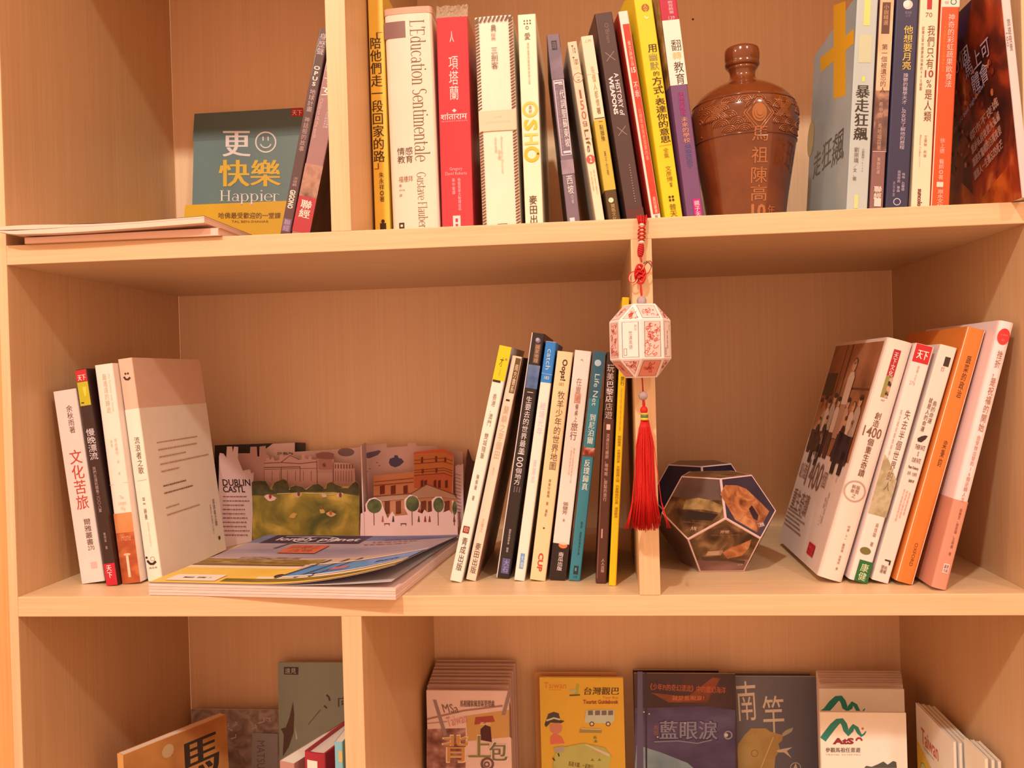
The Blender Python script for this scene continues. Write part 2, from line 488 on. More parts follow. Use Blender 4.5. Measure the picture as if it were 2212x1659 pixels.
class Book:
    def __init__(s, label, pt, pb, po, side, color, z=0.0, y0=None, W=0.146, yaw=0.0, name='book', bulge=0.0, hard=False,
                 rough=0.4, page=None, group=None, cat='book', H=None, r=0.0012, gap=0.0009):
        if y0 is None: y0 = hz(pb, z).y
        Pt, Pb = hy(pt, y0), hy(pb, y0)
        Pb = Pb + (Pt - Pb) * ((z - Pb.z) / (Pt.z - Pb.z))
        s.H = H or (Pt - Pb).length
        a = math.atan2(Pt.x - Pb.x, Pt.z - Pb.z)
        ex = Vector((math.cos(a), 0, -math.sin(a)))
        s.T = abs((hy(po, y0) - Pt).dot(ex)) - gap
        s.W, s.bulge, s.z = W, bulge, z
        piv = Vector((0 if side == 'L' else s.T, 0, 0))
        M = Matrix.Translation(Pb + Vector((0, 0, 0.0002))) @ Matrix.Rotation(yaw, 4, 'Z') @ Matrix.Rotation(a, 4, 'Y') @ Matrix.Translation(-piv)
        s.M = M
        s.o = empty(name, M, label, cat, group)
        s.hard = hard
        t = 0.0022 if hard else 0.0005
        V, F = cover_geo(s.T, W, s.H, t, r, bulge)
        mt = color if isinstance(color, bpy.types.Material) else mat(color, rough, coat=0.15)
        s.cover = meshobj('cover', V, F, mt, s.o)
        g = 0.003 if hard else 0.0004
        V, F = boxgeo(t, s.T - t, t + 0.0004, W - (0.003 if hard else 0.0006), g, s.H - g)
        meshobj('page_block', V, F, page or PAGE, s.o)
        T = s.T
        tc = M @ Vector((T / 2, 0, s.H)); bc = M @ Vector((T / 2, 0, 0))
        s.yT, s.yB = proj(tc)[1], proj(bc)[1]
        s.sp = Canvas(s.cover, lambda u, v, o: (u, -o - (bulge * max(0, 1 - (2 * u / T - 1) ** 2)), v), rough=rough)
        s.lf = Canvas(s.cover, lambda u, v, o: (-o, W - u, v), rough=rough)
        s.rf = Canvas(s.cover, lambda u, v, o: (T + o, u, v), rough=rough)
    def puv(s, px, py):
        """photo pixel -> (u, v) on the left cover"""
        Mi = s.M.inverted(); o = Mi @ CAMP; d = Mi.to_3x3() @ pray(px, py)
        P = o + d * (-o.x / d.x)
        return (s.W - P.y, P.z)
    def v(s, py):
        return s.H * (s.yB - py) / (s.yB - s.yT)
    def t(s, body, y0, y1, u0, u1, color, mode='v', bold=0.0, name='lettering', shear=0.0):
        s.sp.text(body, u0 * s.T, u1 * s.T, max(0.0005, s.v(y1)), s.v(y0), color, mode, bold, name, shear)
    def p(s, y0, y1, u0, u1, color, name='printed_panel'):
        v0, v1 = max(0, s.v(y1)), min(s.H, s.v(y0))
        s.sp.rect(u0 * s.T, u1 * s.T, v0, v1, color, name, 6, 1)
    def d(s, y, u, rpx, color, name='emblem'):
        rr = rpx * s.H / (s.yB - s.yT)
        s.sp.disc(u * s.T, s.v(y), rr, color, name)
    def ring(s, y, u, rpx, wpx, color, name='emblem', **k):
        q = s.H / (s.yB - s.yT)
        s.sp.ring(u * s.T, s.v(y), rpx * q, wpx * q, color, name, **k)
    def st(s, pts, wpx, color, name='drawing'):
        """stroke through (u fraction, pixel y) points"""
        q = s.H / (s.yB - s.yT)
        s.sp.stroke([(u * s.T, s.v(y)) for u, y in pts], wpx * q, color, name)
    def small(s, y0, y1, u0, u1, n, wpx, color, seed=1):
        q = s.H / (s.yB - s.yT)
        s.sp.lines(u0 * s.T, u1 * s.T, s.v(y1), s.v(y0), n, wpx * q, color, vertical=True, seed=seed)
    def band(s, y0, y1, color, name='paper_band', g=0.0003):
        """wrap-around coloured zone of the jacket, or a loose paper band"""
        z0, z1 = max(0.0002, s.v(y1)), min(s.H - 0.0002, s.v(y0))
        V, F = cover_geo(s.T + 2 * g, s.W, z1 - z0, 0.0002, 0.0014, s.bulge)
        V = [(x - g, y - g if y < s.W - 1e-6 else y, z + z0) for x, y, z in V]
        mt = color if isinstance(color, bpy.types.Material) else mat(color, 0.45)
        b = meshobj(name, V, F, mt, s.cover)
        for c in (s.sp, s.lf, s.rf): c.base = max(c.base, g + 0.0001)
        return b
    def done(s):
        for c in (s.sp, s.lf, s.rf): c.flush()

# ================================================================== upper shelf
ZS = ZU1
K, WHT, CRM = (45, 28, 18), (255, 240, 205), (255, 226, 170)
BLK = (40, 24, 16)

def lmap(root):
    """photo pixels -> front face (local y = 0) of a cover-out thing"""
    Mi = root.matrix_world.inverted()
    o_ = Mi @ CAMP
    Rm = Mi.to_3x3()
    def f(u, v, off):
        d = Rm @ pray(u, v); t = (-off - o_.y) / d.y
        return o_ + d * t
    return f
# face-out teal book leaning on the back board
def faceout(name, label, tl, tr, ytop, z, Hh, lean, color, th=0.012, cat='book', ref=None, group=None, rot=0.0, page=None):
    """cover facing the room; tl/tr pixels of the top corners at depth ytop; lean = top set back (radians)"""
    A, B = hy(tl, ytop), hy(tr, ytop)
    w = (B - A).length
    a = math.atan2(B.y - A.y, B.x - A.x)
    zt = (A.z + B.z) / 2
    if Hh is None: Hh = (zt - z - th * math.sin(lean) - 0.0004) / math.cos(lean)
    A.z = zt
    M = Matrix.Translation(A) @ Matrix.Rotation(a, 4, 'Z') @ Matrix.Rotation(-lean, 4, 'X') @ Matrix.Rotation(rot, 4, 'Y') @ Matrix.Translation((0, 0, -Hh))
    o = empty(name, M, label, cat, group)
    mt = color if isinstance(color, bpy.types.Material) else mat(color, 0.4, ref, coat=0.1)
    V, F = boxgeo(0, w, 0, 0.0005, 0, Hh)
    fc = meshobj('front_cover', V, F, mt, o)
    meshobj('page_block', *boxgeo(0.0003, w - 0.0003, 0.0005, th - 0.0005, 0.0003, Hh - 0.0003), page or mat((250, 222, 172), 0.7, ref), o)
    meshobj('back_cover', *boxgeo(0, w, th - 0.0005, th, 0, Hh), mt, o)
    return o, fc, Canvas(fc, lambda u, v, k: (u, -k, v), ref), w, Hh
YT = D - 0.018
zt = hy((420, 245), YT).z
ln = math.acos(min(1, (zt - ZS) / 0.208)) if (zt - ZS) < 0.208 else 0.06
o, fc, c, w, h = faceout('book', 'teal and yellow book with a smiley face, shown cover-out at the back', (420, 246), (652, 232), YT, ZS, None, 0.12, (108, 128, 110), 0.014)
bpy.context.view_layer.update()
c = Canvas(fc, lmap(o))
c.poly([(400, 443), (660, 432), (660, 575), (388, 575)], (238, 176, 20), 'printed_panel'); c.poly([(420, 247), (655, 233), (655, 290), (416, 305)], (98, 116, 98), 'printed_panel')
c.poly([(629, 234), (655, 233), (655, 251), (629, 252)], (205, 25, 30), 'label'); c.text('天下', 631, 652, 249, 238, WHT, bold=0.02)
c.text('更', 482, 540, 338, 283, (245, 225, 190), bold=0.04, name='title')
c.ring(574, 307, 21.5, 3.2, (240, 220, 185), 'smiley'); c.ring(574, 307, 12, 2.6, (240, 220, 185), 'smiley', a0=20, a1=160, n=12)
c.stroke([(568, 295), (568.5, 304)], 2.6, (240, 220, 185), 'smiley'); c.stroke([(579, 295), (579.5, 304)], 2.6, (240, 220, 185), 'smiley')
c.text('快樂', 474, 605, 403, 345, (240, 185, 40), bold=0.04, name='title')
c.text('§Happier', 475, 604, 442, 411, (250, 232, 200), name='title')
c.text('哈佛最受歡迎的一堂課', 472, 606, 472, 459, (120, 70, 25), bold=0.01); c.text('TAL BEN-SHAHAR', 500, 580, 481, 476, (140, 86, 28))
c.flush()

# the two books leaning on the left divider
b = Book('thin dark brown book leaning right, left of the upper divider', (712, 65), (628, 502), (688, 62), 'R', (98, 68, 60), ZS, 0.088)
b.t('身歷聲', 72, 118, 0.15, 0.85, (225, 195, 170)); b.t('OPUS', 142, 185, 0.2, 0.8, WHT, 'v', 0.03)
b.t('地球計畫', 192, 240, 0.25, 0.8, (215, 185, 160)); b.t('神話般的故事', 252, 326, 0.25, 0.75, (205, 170, 145))
b.t('洪德麟', 382, 402, 0.3, 0.7, (205, 170, 145)); b.t('GIGONO', 410, 450, 0.2, 0.75, WHT, 'r', 0.03)
b.p(472, 500, 0.1, 0.9, (130, 95, 110)); b.t('聯經', 474, 498, 0.2, 0.8, (190, 160, 160))
b.done()
b = Book('mauve brown book with red foot label leaning right on the upper divider', (758, 60), (670, 501), (717, 56), 'R', (178, 128, 110), ZS, 0.088)
b.p(355, 425, 0, 1, mottle([(0.3, (95, 55, 40)), (0.55, (205, 150, 110)), (0.75, (150, 100, 80))], 60), 'photo')
b.p(425, 502, 0, 1, (200, 60, 60)); b.t('孤獨的子女', 80, 208, 0.1, 0.9, WHT, 'v', 0.02, 'title')
b.t('Children of the earth', 215, 300, 0.12, 0.3, (235, 200, 175), 'r'); b.t('五百五十五年與森林譯', 215, 275, 0.55, 0.85, (235, 205, 180))
b.t('聯經', 432, 470, 0.2, 0.8, WHT, 'v', 0.03)
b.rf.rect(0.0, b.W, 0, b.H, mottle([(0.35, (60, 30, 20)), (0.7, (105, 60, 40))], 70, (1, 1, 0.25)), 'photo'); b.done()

G1 = 0.074
# yellow book against the divider
b = Book('tall yellow book with black brush title pressed against the upper divider', (793, -22), (810, 497), (828, -22), 'L', (250, 196, 60), ZS, G1, W=0.148)
b.t('「', 70, 80, 0.5, 0.9, (110, 70, 15)); b.t('陪他們走一段回家的路', 80, 350, 0.06, 0.80, (60, 34, 12), 'v', 0.02, 'title')
b.t('」', 352, 365, 0.1, 0.4, (110, 70, 15)); b.t('朱永祥◎著', 372, 436, 0.38, 0.70, (70, 42, 14))
b.d(478, 0.55, 4, (60, 34, 12)); b.p(482, 498, 0.35, 0.75, (60, 34, 12), 'emblem')
b.done()
# thick white French novel
b = Book('thick cream hardback with long French title running down its spine', (829, 33), (848, 497), (934, 30), 'L', (255, 226, 176), ZS, G1, W=0.15, bulge=0.0018, hard=True, r=0.004, rough=0.25)
b.p(46, 82, 0.0, 0.45, (150, 105, 85)); b.t("§L'Education Sentimentale", 46, 351, 0.54, 0.86, (130, 92, 55), 'r', -0.008, 'title')
b.t('§Gustave Flaubert', 374, 500, 0.56, 0.76, (130, 92, 55), 'r', -0.008); b.t('情感\n教育', 318, 352, 0.17, 0.50, (85, 55, 30), 'h', -0.003)
b.t('福樓拜', 380, 393, 0.18, 0.48, (170, 130, 85), 'h'); b.t('著', 397, 403, 0.18, 0.24, (170, 130, 85), 'h'); b.t('李平漚', 408, 412, 0.18, 0.3, (170, 130, 85), 'h')
b.t('譯', 418, 424, 0.18, 0.24, (170, 130, 85), 'h'); b.p(480, 500, 0.15, 0.26, (70, 48, 28), 'emblem'); b.p(484, 489, 0.18, 0.23, CRM, 'emblem')
V, F = cover_geo(b.T + 0.001, b.W, 0.006, 0.0002, 0.004, 0.0018)
meshobj('dust_jacket_edge', [(x - 0.0005, y - 0.0003, z + b.H - 0.001) for x, y, z in V], F, mat((230, 175, 130), 0.15, coat=0.6), b.cover)
b.done()
# red book in clear plastic
b = Book('thick red book with white title in a crinkled clear plastic wrapper', (942, 40), (955, 494), (1012, 38), 'L', (215, 62, 62), ZS, G1, W=0.148, rough=0.12, bulge=0.0006)
b.t('項塔蘭', 122, 216, 0.36, 0.66, (255, 225, 205), 'v', 0.0, 'title'); b.sp.poly([(0.5 * b.T, b.v(235)), (0.57 * b.T, b.v(239)), (0.5 * b.T, b.v(243)), (0.43 * b.T, b.v(239))], (255, 225, 205), 'emblem')
b.t('शांताराम', 243, 258, 0.06, 0.90, (255, 220, 200), 'h', 0.01, 'title'); b.t('SHANTARAM', 260, 263, 0.08, 0.9, (250, 175, 160), 'h')
b.t('Gregory\nDavid Roberts', 361, 378, 0.16, 0.84, (250, 175, 160), 'h'); b.t('黃中憲譯', 385, 420, 0.36, 0.46, (250, 185, 170)); b.t('格雷哥里大衛羅伯茲', 385, 455, 0.54, 0.64, (250, 185, 170))
b.p(466, 496, 0.36, 0.60, (255, 225, 205), 'emblem'); b.p(472, 480, 0.44, 0.52, (215, 62, 62), 'emblem'); b.p(484, 496, 0.44, 0.52, (215, 62, 62), 'emblem')
b.t('人', 68, 92, 0.42, 0.55, (255, 225, 205), 'h', 0.03, 'emblem'); b.done()
plast = bpy.data.materials.new('clear_plastic'); plast.use_nodes = True
pb_ = plast.node_tree.nodes['Principled BSDF']
pb_.inputs['Base Color'].default_value = (0.9, 0.85, 0.8, 1); pb_.inputs['Roughness'].default_value = 0.08
pb_.inputs['Alpha'].default_value = 0.30
rnd = random.Random(3)
V, F = [], []
nx_, ny_ = 22, 8
for j in range(ny_ + 1):
    for i in range(nx_ + 1):
        V.append((b.T * i / nx_, 0.0005 + (rnd.random() - 0.5) * 0.0035 * (j / ny_ + 0.15) + 0.004 * (j / ny_), b.H - 0.002 + 0.0145 * j / ny_ + (rnd.random() - 0.5) * 0.0016))
for j in range(ny_):
    for i in range(nx_):
        q = j * (nx_ + 1) + i; F.append((q, q + 1, q + nx_ + 2, q + nx_ + 1))
meshobj('plastic_wrapper', V, F, plast, b.o, label='crinkled clear plastic flap')
# cream book with rope border
b = Book('cream book with rope-striped border and a pink band', (1025, 39), (1043, 494), (1109, 36), 'L', (255, 230, 178), ZS, G1, W=0.148, bulge=0.001)
q_ = b.H / (b.yB - b.yT)
def rope(u0, u1, v0, v1, vert):
    w_ = (u1 - u0) if vert else (v1 - v0)
    n = int(((v1 - v0) if vert else (u1 - u0)) / (w_ * 0.75))
    for i in range(n):
        if vert:
            a_ = v0 + (v1 - v0) * i / n; l_ = (v1 - v0) / n
            b.sp.poly([(u0, a_), (u1, a_ + l_ * 0.7), (u1, a_ + l_ * 1.2), (u0, a_ + l_ * 0.5)], (112, 66, 42), 'rope_border')
        else:
            a_ = u0 + (u1 - u0) * i / n; l_ = (u1 - u0) / n
            b.sp.poly([(a_, v0), (a_ + l_ * 0.5, v0), (a_ + l_ * 1.2, v1), (a_ + l_ * 0.7, v1)], (112, 66, 42), 'rope_border')
for (ya, yb_) in ((38, 238), (283, 494)):
    rope(0.0, 0.11 * b.T, b.v(yb_), b.v(ya), True); rope(0.89 * b.T, b.T, b.v(yb_), b.v(ya), True)
rope(0, b.T, b.v(48), b.H - 0.0005, False)
b.p(239, 283, 0.02, 0.98, (255, 205, 150)); b.t('三劍客', 104, 150, 0.40, 0.58, (110, 75, 45), 'v', -0.005, 'title')
b.t('LES TROIS MOUSQUETAIRES', 262, 268, 0.2, 0.85, (245, 180, 125), 'h'); b.t('大仲馬', 251, 256, 0.4, 0.62, (245, 180, 125), 'h'); b.t('Alexandre Dumas\n原著', 295, 375, 0.48, 0.62, (205, 165, 115), 'r')
b.t('周克希譯', 298, 330, 0.40, 0.46, (205, 165, 115)); b.t('典', 54, 70, 0.42, 0.56, (90, 60, 35), 'h'); b.t('經典', 72, 88, 0.42, 0.54, (170, 130, 90)); b.p(484, 487, 0.4, 0.66, (70, 48, 28), 'emblem'); b.p(484, 494, 0.4, 0.44, (70, 48, 28), 'emblem'); b.p(484, 494, 0.62, 0.66, (70, 48, 28), 'emblem')
b.done()
# white spine with large yellow letters
b = Book('slim white book with large yellow letters down its spine', (1118, 33), (1135, 486), (1159, 31), 'L', (255, 234, 176), ZS, G1, W=0.148)
for i in range(3):
    for j in range(2): b.d(45 + j * 6, 0.36 + 0.16 * i, 1.8, (110, 80, 40), 'emblem')
b.ring(60, 0.5, 3, 1.2, (110, 80, 40)); b.t('愛', 71, 86, 0.34, 0.66, (110, 80, 40), 'h')
b.t('奧修談愛的藝術與自由之道', 92, 182, 0.46, 0.58, (190, 150, 95))
b.ring(236, 0.5, 14, 6, (228, 200, 75), 'title'); b.t('奧\n修', 228, 245, 0.42, 0.6, (150, 115, 45), 'h')
b.t('S', 258, 282, 0.12, 0.88, (222, 192, 45), 'r', 0.035, 'title'); b.t('H', 288, 312, 0.12, 0.88, (232, 206, 90), 'r', 0.02, 'title')
b.ring(333, 0.5, 13.5, 7, (220, 190, 40), 'title'); b.d(333, 0.85, 2.5, (120, 85, 25)); b.t('麥田出版', 422, 505, 0.26, 0.70, (75, 50, 25), 'v', 0.01)
b.done()
YW = 0.17
def leaf(b, color, name='photo'):
    b.lf.rect(0, b.W - 0.001, 0.0005, b.H - 0.0005, color, name)
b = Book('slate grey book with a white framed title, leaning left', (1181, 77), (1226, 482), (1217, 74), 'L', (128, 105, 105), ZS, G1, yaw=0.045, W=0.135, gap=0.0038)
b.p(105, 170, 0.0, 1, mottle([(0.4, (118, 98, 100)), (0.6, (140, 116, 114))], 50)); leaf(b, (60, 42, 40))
b.p(88, 108, 0.3, 0.72, (35, 25, 25), 'emblem'); b.t('印刻', 90, 106, 0.36, 0.66, (150, 125, 120), 'h')
b.sp.frame(0.12 * b.T, 0.94 * b.T, b.v(335), b.v(173), 0.0007, (235, 210, 195)); b.t('一代詞聖蘇東坡', 182, 318, 0.50, 0.86, (245, 225, 210), 'v', 0.01, 'title')
b.t('一蓑煙雨任平生的豁達人生', 188, 322, 0.22, 0.38, (190, 165, 155)); b.p(177, 181, 0.2, 0.8, (235, 210, 195), 'border'); b.p(326, 331, 0.3, 0.9, (235, 210, 195), 'border')
b.p(345, 376, 0.0, 1, mottle([(0.4, (138, 114, 112)), (0.6, (165, 140, 134))], 60)); b.t('西坡', 380, 419, 0.3, 0.78, (245, 225, 210), 'v', 0.0, 'title'); b.t('◎著', 422, 440, 0.5, 0.7, (205, 180, 165))
b.p(470, 482, 0.2, 0.6, (235, 215, 200), 'emblem'); b.done()
b = Book('peach comic book with round red numeral on the spine, leaning left', (1226, 94), (1288, 481), (1250, 90), 'L', (255, 222, 164), ZS, G1, yaw=0.09, gap=0.0022)
b.p(90, 300, 0, 1, (252, 205, 152)); b.t('To\nTan', 98, 140, 0.28, 0.82, (110, 70, 40), 'h', 0.01); b.t('たかぎ', 145, 149, 0.3, 0.75, (210, 160, 110), 'h')
b.ring(168, 0.56, 10, 1.2, (150, 100, 65)); b.st([(0.38, 167), (0.5, 167)], 1.2, (150, 100, 65)); b.st([(0.6, 167), (0.72, 167)], 1.2, (150, 100, 65)); b.st([(0.42, 173), (0.7, 173)], 2, (150, 100, 65))
b.t('1', 194, 213, 0.4, 0.62, (165, 90, 60), 'h', 0.02, 'title'); b.t('5', 217, 237, 0.3, 0.72, (190, 100, 75), 'h', 0.01, 'title'); b.t('0', 240, 258, 0.26, 0.80, (185, 110, 85), 'h', 0.01, 'title')
b.t('cm', 262, 273, 0.25, 0.75, (120, 78, 45), 'r', 0.0); b.t('Life', 280, 329, 0.28, 0.76, (120, 78, 45), 'r', 0.005, 'title')
b.d(344, 0.5, 9.5, (200, 90, 65)); b.t('2', 338, 350, 0.38, 0.62, (255, 235, 200), 'h', 0.02); b.t('洪俞君譯', 368, 412, 0.2, 0.36, (195, 150, 100)); b.t('高木直子圖文', 366, 420, 0.55, 0.72, (195, 150, 100)); b.t('大田', 476, 484, 0.25, 0.7, (70, 48, 25), 'h', 0.02); b.done()
b = Book('yellow and cream book with a dark brown foot, leaning left', (1255, 82), (1316, 478), (1282, 77), 'L', (252, 226, 165), ZS, G1, yaw=0.11)
b.band(258, 410, (214, 180, 58), 'yellow_zone', 0.00012); b.band(410, 480, (88, 60, 24), 'brown_zone', 0.00012)
b.p(78, 160, 0, 1, (250, 220, 165)); b.t('上林', 85, 92, 0.2, 0.8, (170, 130, 80), 'h'); b.t('每個人都懷', 143, 230, 0.40, 0.70, (175, 140, 85), 'v', -0.005, 'title'); b.t('著', 232, 246, 0.36, 0.72, (130, 95, 45), 'h')
b.p(254, 256, 0.05, 0.95, (110, 80, 40)); b.t('一點猶豫', 262, 305, 0.38, 0.72, (105, 80, 25), 'v', 0.0, 'title'); b.t('黃子佼著', 326, 378, 0.42, 0.62, (150, 115, 40)); b.d(432, 0.42, 5.5, (245, 225, 165)); b.t('寶瓶文化', 440, 476, 0.32, 0.68, (205, 165, 90)); b.done()
b = Book('dark charcoal book with two crossed-sword marks on the spine', (1284, 34), (1354, 474), (1325, 32), 'L', (78, 52, 44), ZS, G1, yaw=0.13)
leaf(b, (84, 54, 44)); wc = (205, 170, 150)
b.t("O'Brien", 50, 92, 0.45, 0.68, (140, 105, 92), 'r')
for yy in (122, 283):
    b.st([(0.25, yy - 10), (0.75, yy + 9)], 1.5, (160, 125, 110), 'swords'); b.st([(0.75, yy - 10), (0.25, yy + 9)], 1.5, (160, 125, 110), 'swords')
b.t('A HISTORY of', 158, 250, 0.54, 0.80, (240, 215, 195), 'r', 0.015, 'title'); b.t('WEAPONS', 164, 246, 0.20, 0.46, (250, 225, 205), 'r', 0.035, 'title')
for i in range(15): b.d(357 + i * 5.6, 0.62, 1.2, (170, 135, 115), 'small_print')
b.p(450, 475, 0.0, 1, (95, 45, 38)); b.done()
b = Book('white-edged book with a tall red spine panel', (1335, 30), (1408, 474), (1361, 26), 'L', (255, 226, 186), ZS, G1, yaw=0.15, gap=0.0024)
leaf(b, (205, 50, 35)); b.p(52, 462, 0.22, 0.93, (226, 60, 34)); b.t('侯文詠作品', 88, 142, 0.44, 0.76, (255, 205, 165), 'v', 0.0); b.t('15', 145, 157, 0.36, 0.82, (255, 215, 175), 'h', 0.03)
b.t('不乖', 177, 212, 0.34, 0.82, (255, 215, 180), 'v', 0.0, 'title'); b.t('│比標準答案更重要的事', 222, 346, 0.40, 0.74, (250, 165, 120)); b.t('皇冠叢書', 425, 460, 0.42, 0.76, (255, 205, 165)); b.t('皇', 464, 472, 0.35, 0.7, (150, 90, 60), 'h'); b.done()
b = Book('bright yellow book with bold black title between red and purple spines', (1364, -26), (1437, 471), (1406, -26), 'L', (248, 206, 22), ZS, G1, yaw=YW)
b.d(17, 0.56, 8.5, (170, 95, 20)); b.t('人文', 10, 26, 0.44, 0.68, (245, 200, 60), 'v'); b.st([(0.45, 35), (0.55, 40), (0.66, 37)], 3, (255, 235, 160))
b.t('用', 96, 113, 0.38, 0.86, (60, 40, 10), 'h', 0.03, 'title'); b.t('幽默', 115, 151, 0.36, 0.86, (150, 140, 70), 'v', 0.01, 'title'); b.t('的', 154, 164, 0.48, 0.82, (60, 40, 10), 'h', 0.01)
b.t('方式', 166, 203, 0.36, 0.92, (60, 40, 10), 'v', 0.02, 'title'); b.t('，', 206, 211, 0.5, 0.6, (60, 40, 10), 'h'); b.t('表達你的意思', 212, 308, 0.34, 0.92, (60, 40, 10), 'v', 0.02, 'title')
b.st([(0.25, 314), (0.92, 313)], 0.8, (160, 125, 20)); b.t('全集', 319, 341, 0.42, 0.72, (150, 115, 20)); b.t('文彥博', 358, 392, 0.38, 0.72, (140, 105, 20)); b.t('編著', 394, 404, 0.5, 0.66, (70, 48, 10))
for i in range(2):
    for j in range(2): b.d(425 + j * 7, 0.4 + i * 0.18, 2.5, (60, 40, 10))
b.t('普天', 440, 468, 0.3, 0.7, (120, 85, 15), 'v', -0.01); b.done()
b = Book('book with crimson top, white middle and purple lower spine beside the jar', (1420, -18), (1484, 468), (1461, -18), 'L', (118, 72, 102), ZS, G1, yaw=YW)
leaf(b, mottle([(0.3, (90, 55, 30)), (0.5, (190, 140, 60)), (0.7, (225, 185, 120))], 45)); b.band(-18, 43, (190, 25, 55), 'crimson_zone', 0.00012); b.p(43, 183, 0, 1, (255, 232, 188))
b.lf.rect(0, b.W - 0.001, 0.0005, b.v(183), (118, 72, 102))
b.t('教育教養', 2, 30, 0.45, 0.75, (245, 180, 160)); b.t('139', 35, 42, 0.4, 0.75, (245, 190, 170), 'h')
b.t('翻', 86, 110, 0.34, 0.9, (70, 45, 25), 'h', -0.005, 'title'); b.t('轉', 112, 129, 0.34, 0.86, (225, 185, 90), 'h', -0.005, 'title'); b.t('教育', 133, 182, 0.34, 0.9, (60, 38, 22), 'v', -0.005, 'title')
b.t('未來的教育', 198, 249, 0.36, 0.72, (185, 35, 110), 'v', 0.01); b.t('未來的學校', 253, 308, 0.36, 0.74, (225, 150, 105), 'v', 0.01); b.t('未來的孩子', 310, 362, 0.38, 0.74, (90, 90, 130), 'v', 0.01)
b.p(430, 470, 0.42, 0.86, (200, 30, 110)); b.t('親子天', 434, 468, 0.5, 0.8, (255, 220, 200), 'v', 0.01); b.done()

# ---- right of the jar
G2 = 0.02
b = Book('pale blue book with a yellow cross on its cover, right of the jar', (1898, -11), (1874, 449), (1849, -11), 'R', (188, 190, 162), ZS, G2, W=0.148)
ye = (228, 212, 105)
b.p(-11, 55, 0.36, 0.66, ye, 'cross'); b.p(75, 135, 0.2, 0.8, (200, 196, 140)); b.p(165, 176, 0.44, 0.56, (235, 222, 80)); b.p(420, 450, 0.35, 0.55, (212, 208, 120))
b.t('暴走狂飆', 184, 303, 0.18, 0.82, (50, 38, 24), 'v', 0.03, 'title', 0.0); b.t('劉宗瑀', 318, 352, 0.24, 0.46, (110, 100, 78)); b.t('小劉醫師－Lisa', 320, 370, 0.6, 0.72, (120, 108, 84)); b.t('／文．圖', 354, 390, 0.24, 0.40, (95, 84, 62))
L = b.lf; W_, H_ = b.W, b.H
L.rect(0, W_, 0, H_, mottle([(0.35, (176, 184, 162)), (0.65, (150, 166, 152))], 12), 'cover_print')
L.poly([b.puv(*p) for p in [(1801, 12), (1827, 2), (1827, 206), (1801, 214)]], (240, 178, 12), 'cross'); L.poly([b.puv(*p) for p in [(1772, 126), (1845, 62), (1845, 93), (1774, 156)]], (240, 178, 12), 'cross')
for ch, x0_, x1_, y0_, y1_ in (('飆', 1797, 1826, 270, 340), ('狂', 1776, 1798, 292, 350), ('走', 1757, 1775, 318, 372)):
    (ua, va), (ub, vb) = b.puv(x0_, y1_), b.puv(x1_, y0_)
    va = min(va, b.puv(x1_, y1_)[1]); vb2 = b.puv(x1_, y0_)[1]
    L.text(ch, ua, ub, va, vb2, (50, 42, 32), 'h', 0.01, 'title')
L.disc(*b.puv(1752, 300), 0.014, (205, 175, 95), 'drawing', rv=0.018); b.done()
b = Book('narrow book with peach top and mauve brown lower spine', (1932, -14), (1908, 448), (1900, -14), 'R', (138, 92, 78), ZS, G2)
b.p(-14, 195, 0, 1, mottle([(0.3, (250, 200, 140)), (0.7, (225, 165, 108))], 40)); b.p(195, 325, 0, 1, mottle([(0.3, (225, 165, 108)), (0.48, (120, 80, 62)), (0.7, (85, 54, 44))], 60), 'photo')
b.p(5, 73, 0.18, 0.78, (98, 58, 36)); b.t('小說精選', 10, 54, 0.3, 0.66, (205, 150, 100)); b.t('第一個被遺忘的人', 95, 200, 0.28, 0.72, (70, 40, 26), 'v', 0.0, 'title')
b.st([(0, 327), (1, 327)], 1.4, (230, 190, 150)); b.t('希甲爾．馬哈福茲著', 220, 324, 0.28, 0.6, (205, 155, 115)); b.t('黃靜妮譯', 340, 376, 0.36, 0.6, (215, 170, 135)); b.t('聯經', 402, 430, 0.25, 0.8, (250, 215, 175), 'v', 0.03); b.p(428, 446, 0.3, 0.8, (240, 205, 170), 'emblem'); b.done()
b = Book('navy blue book with yellow title and a small moon', (1986, -14), (1961, 446), (1935, -14), 'R', (48, 46, 68), ZS, G2)
b.d(10, 0.52, 10, (235, 200, 165), 'moon'); b.d(8, 0.46, 7, (250, 225, 190), 'moon'); b.t('遠流館\n人文', 24, 37, 0.4, 0.7, (150, 130, 130), 'h'); b.t('他想要月亮', 55, 150, 0.40, 0.80, (240, 195, 70), 'v', 0.01, 'title')
b.t('躁鬱的醫學天才，及女兒了解他的歷程', 158, 322, 0.48, 0.70, (205, 180, 170)); b.t('咪咪．白爾德', 373, 412, 0.66, 0.8, (200, 175, 165)); b.t('與芭特莉．華森', 368, 415, 0.46, 0.60, (200, 175, 165)); b.t('許恬寧譯', 392, 425, 0.28, 0.38, (170, 145, 140)); b.ring(436, 0.5, 7, 1.5, (220, 200, 190)); b.done()
b = Book('cream book with a brown vertical title and red tag at the top', (2030, -18), (2009, 445), (1987, -18), 'R', (255, 218, 160), ZS, G2)
b.p(-18, 20, 0.36, 0.62, (190, 35, 35)); b.t('70', 27, 37, 0.3, 0.66, (140, 90, 60), 'h'); b.t('認識主宰你健康與快樂的90%細菌', 57, 195, 0.14, 0.28, (130, 85, 55))
b.t('我們只有', 55, 148, 0.44, 0.84, (115, 70, 42), 'v', 0.0, 'title'); b.t('10', 151, 167, 0.40, 0.86, (165, 55, 50), 'h', 0.02, 'title'); b.t('%是人類', 172, 262, 0.44, 0.84, (115, 70, 42), 'v', 0.0, 'title')
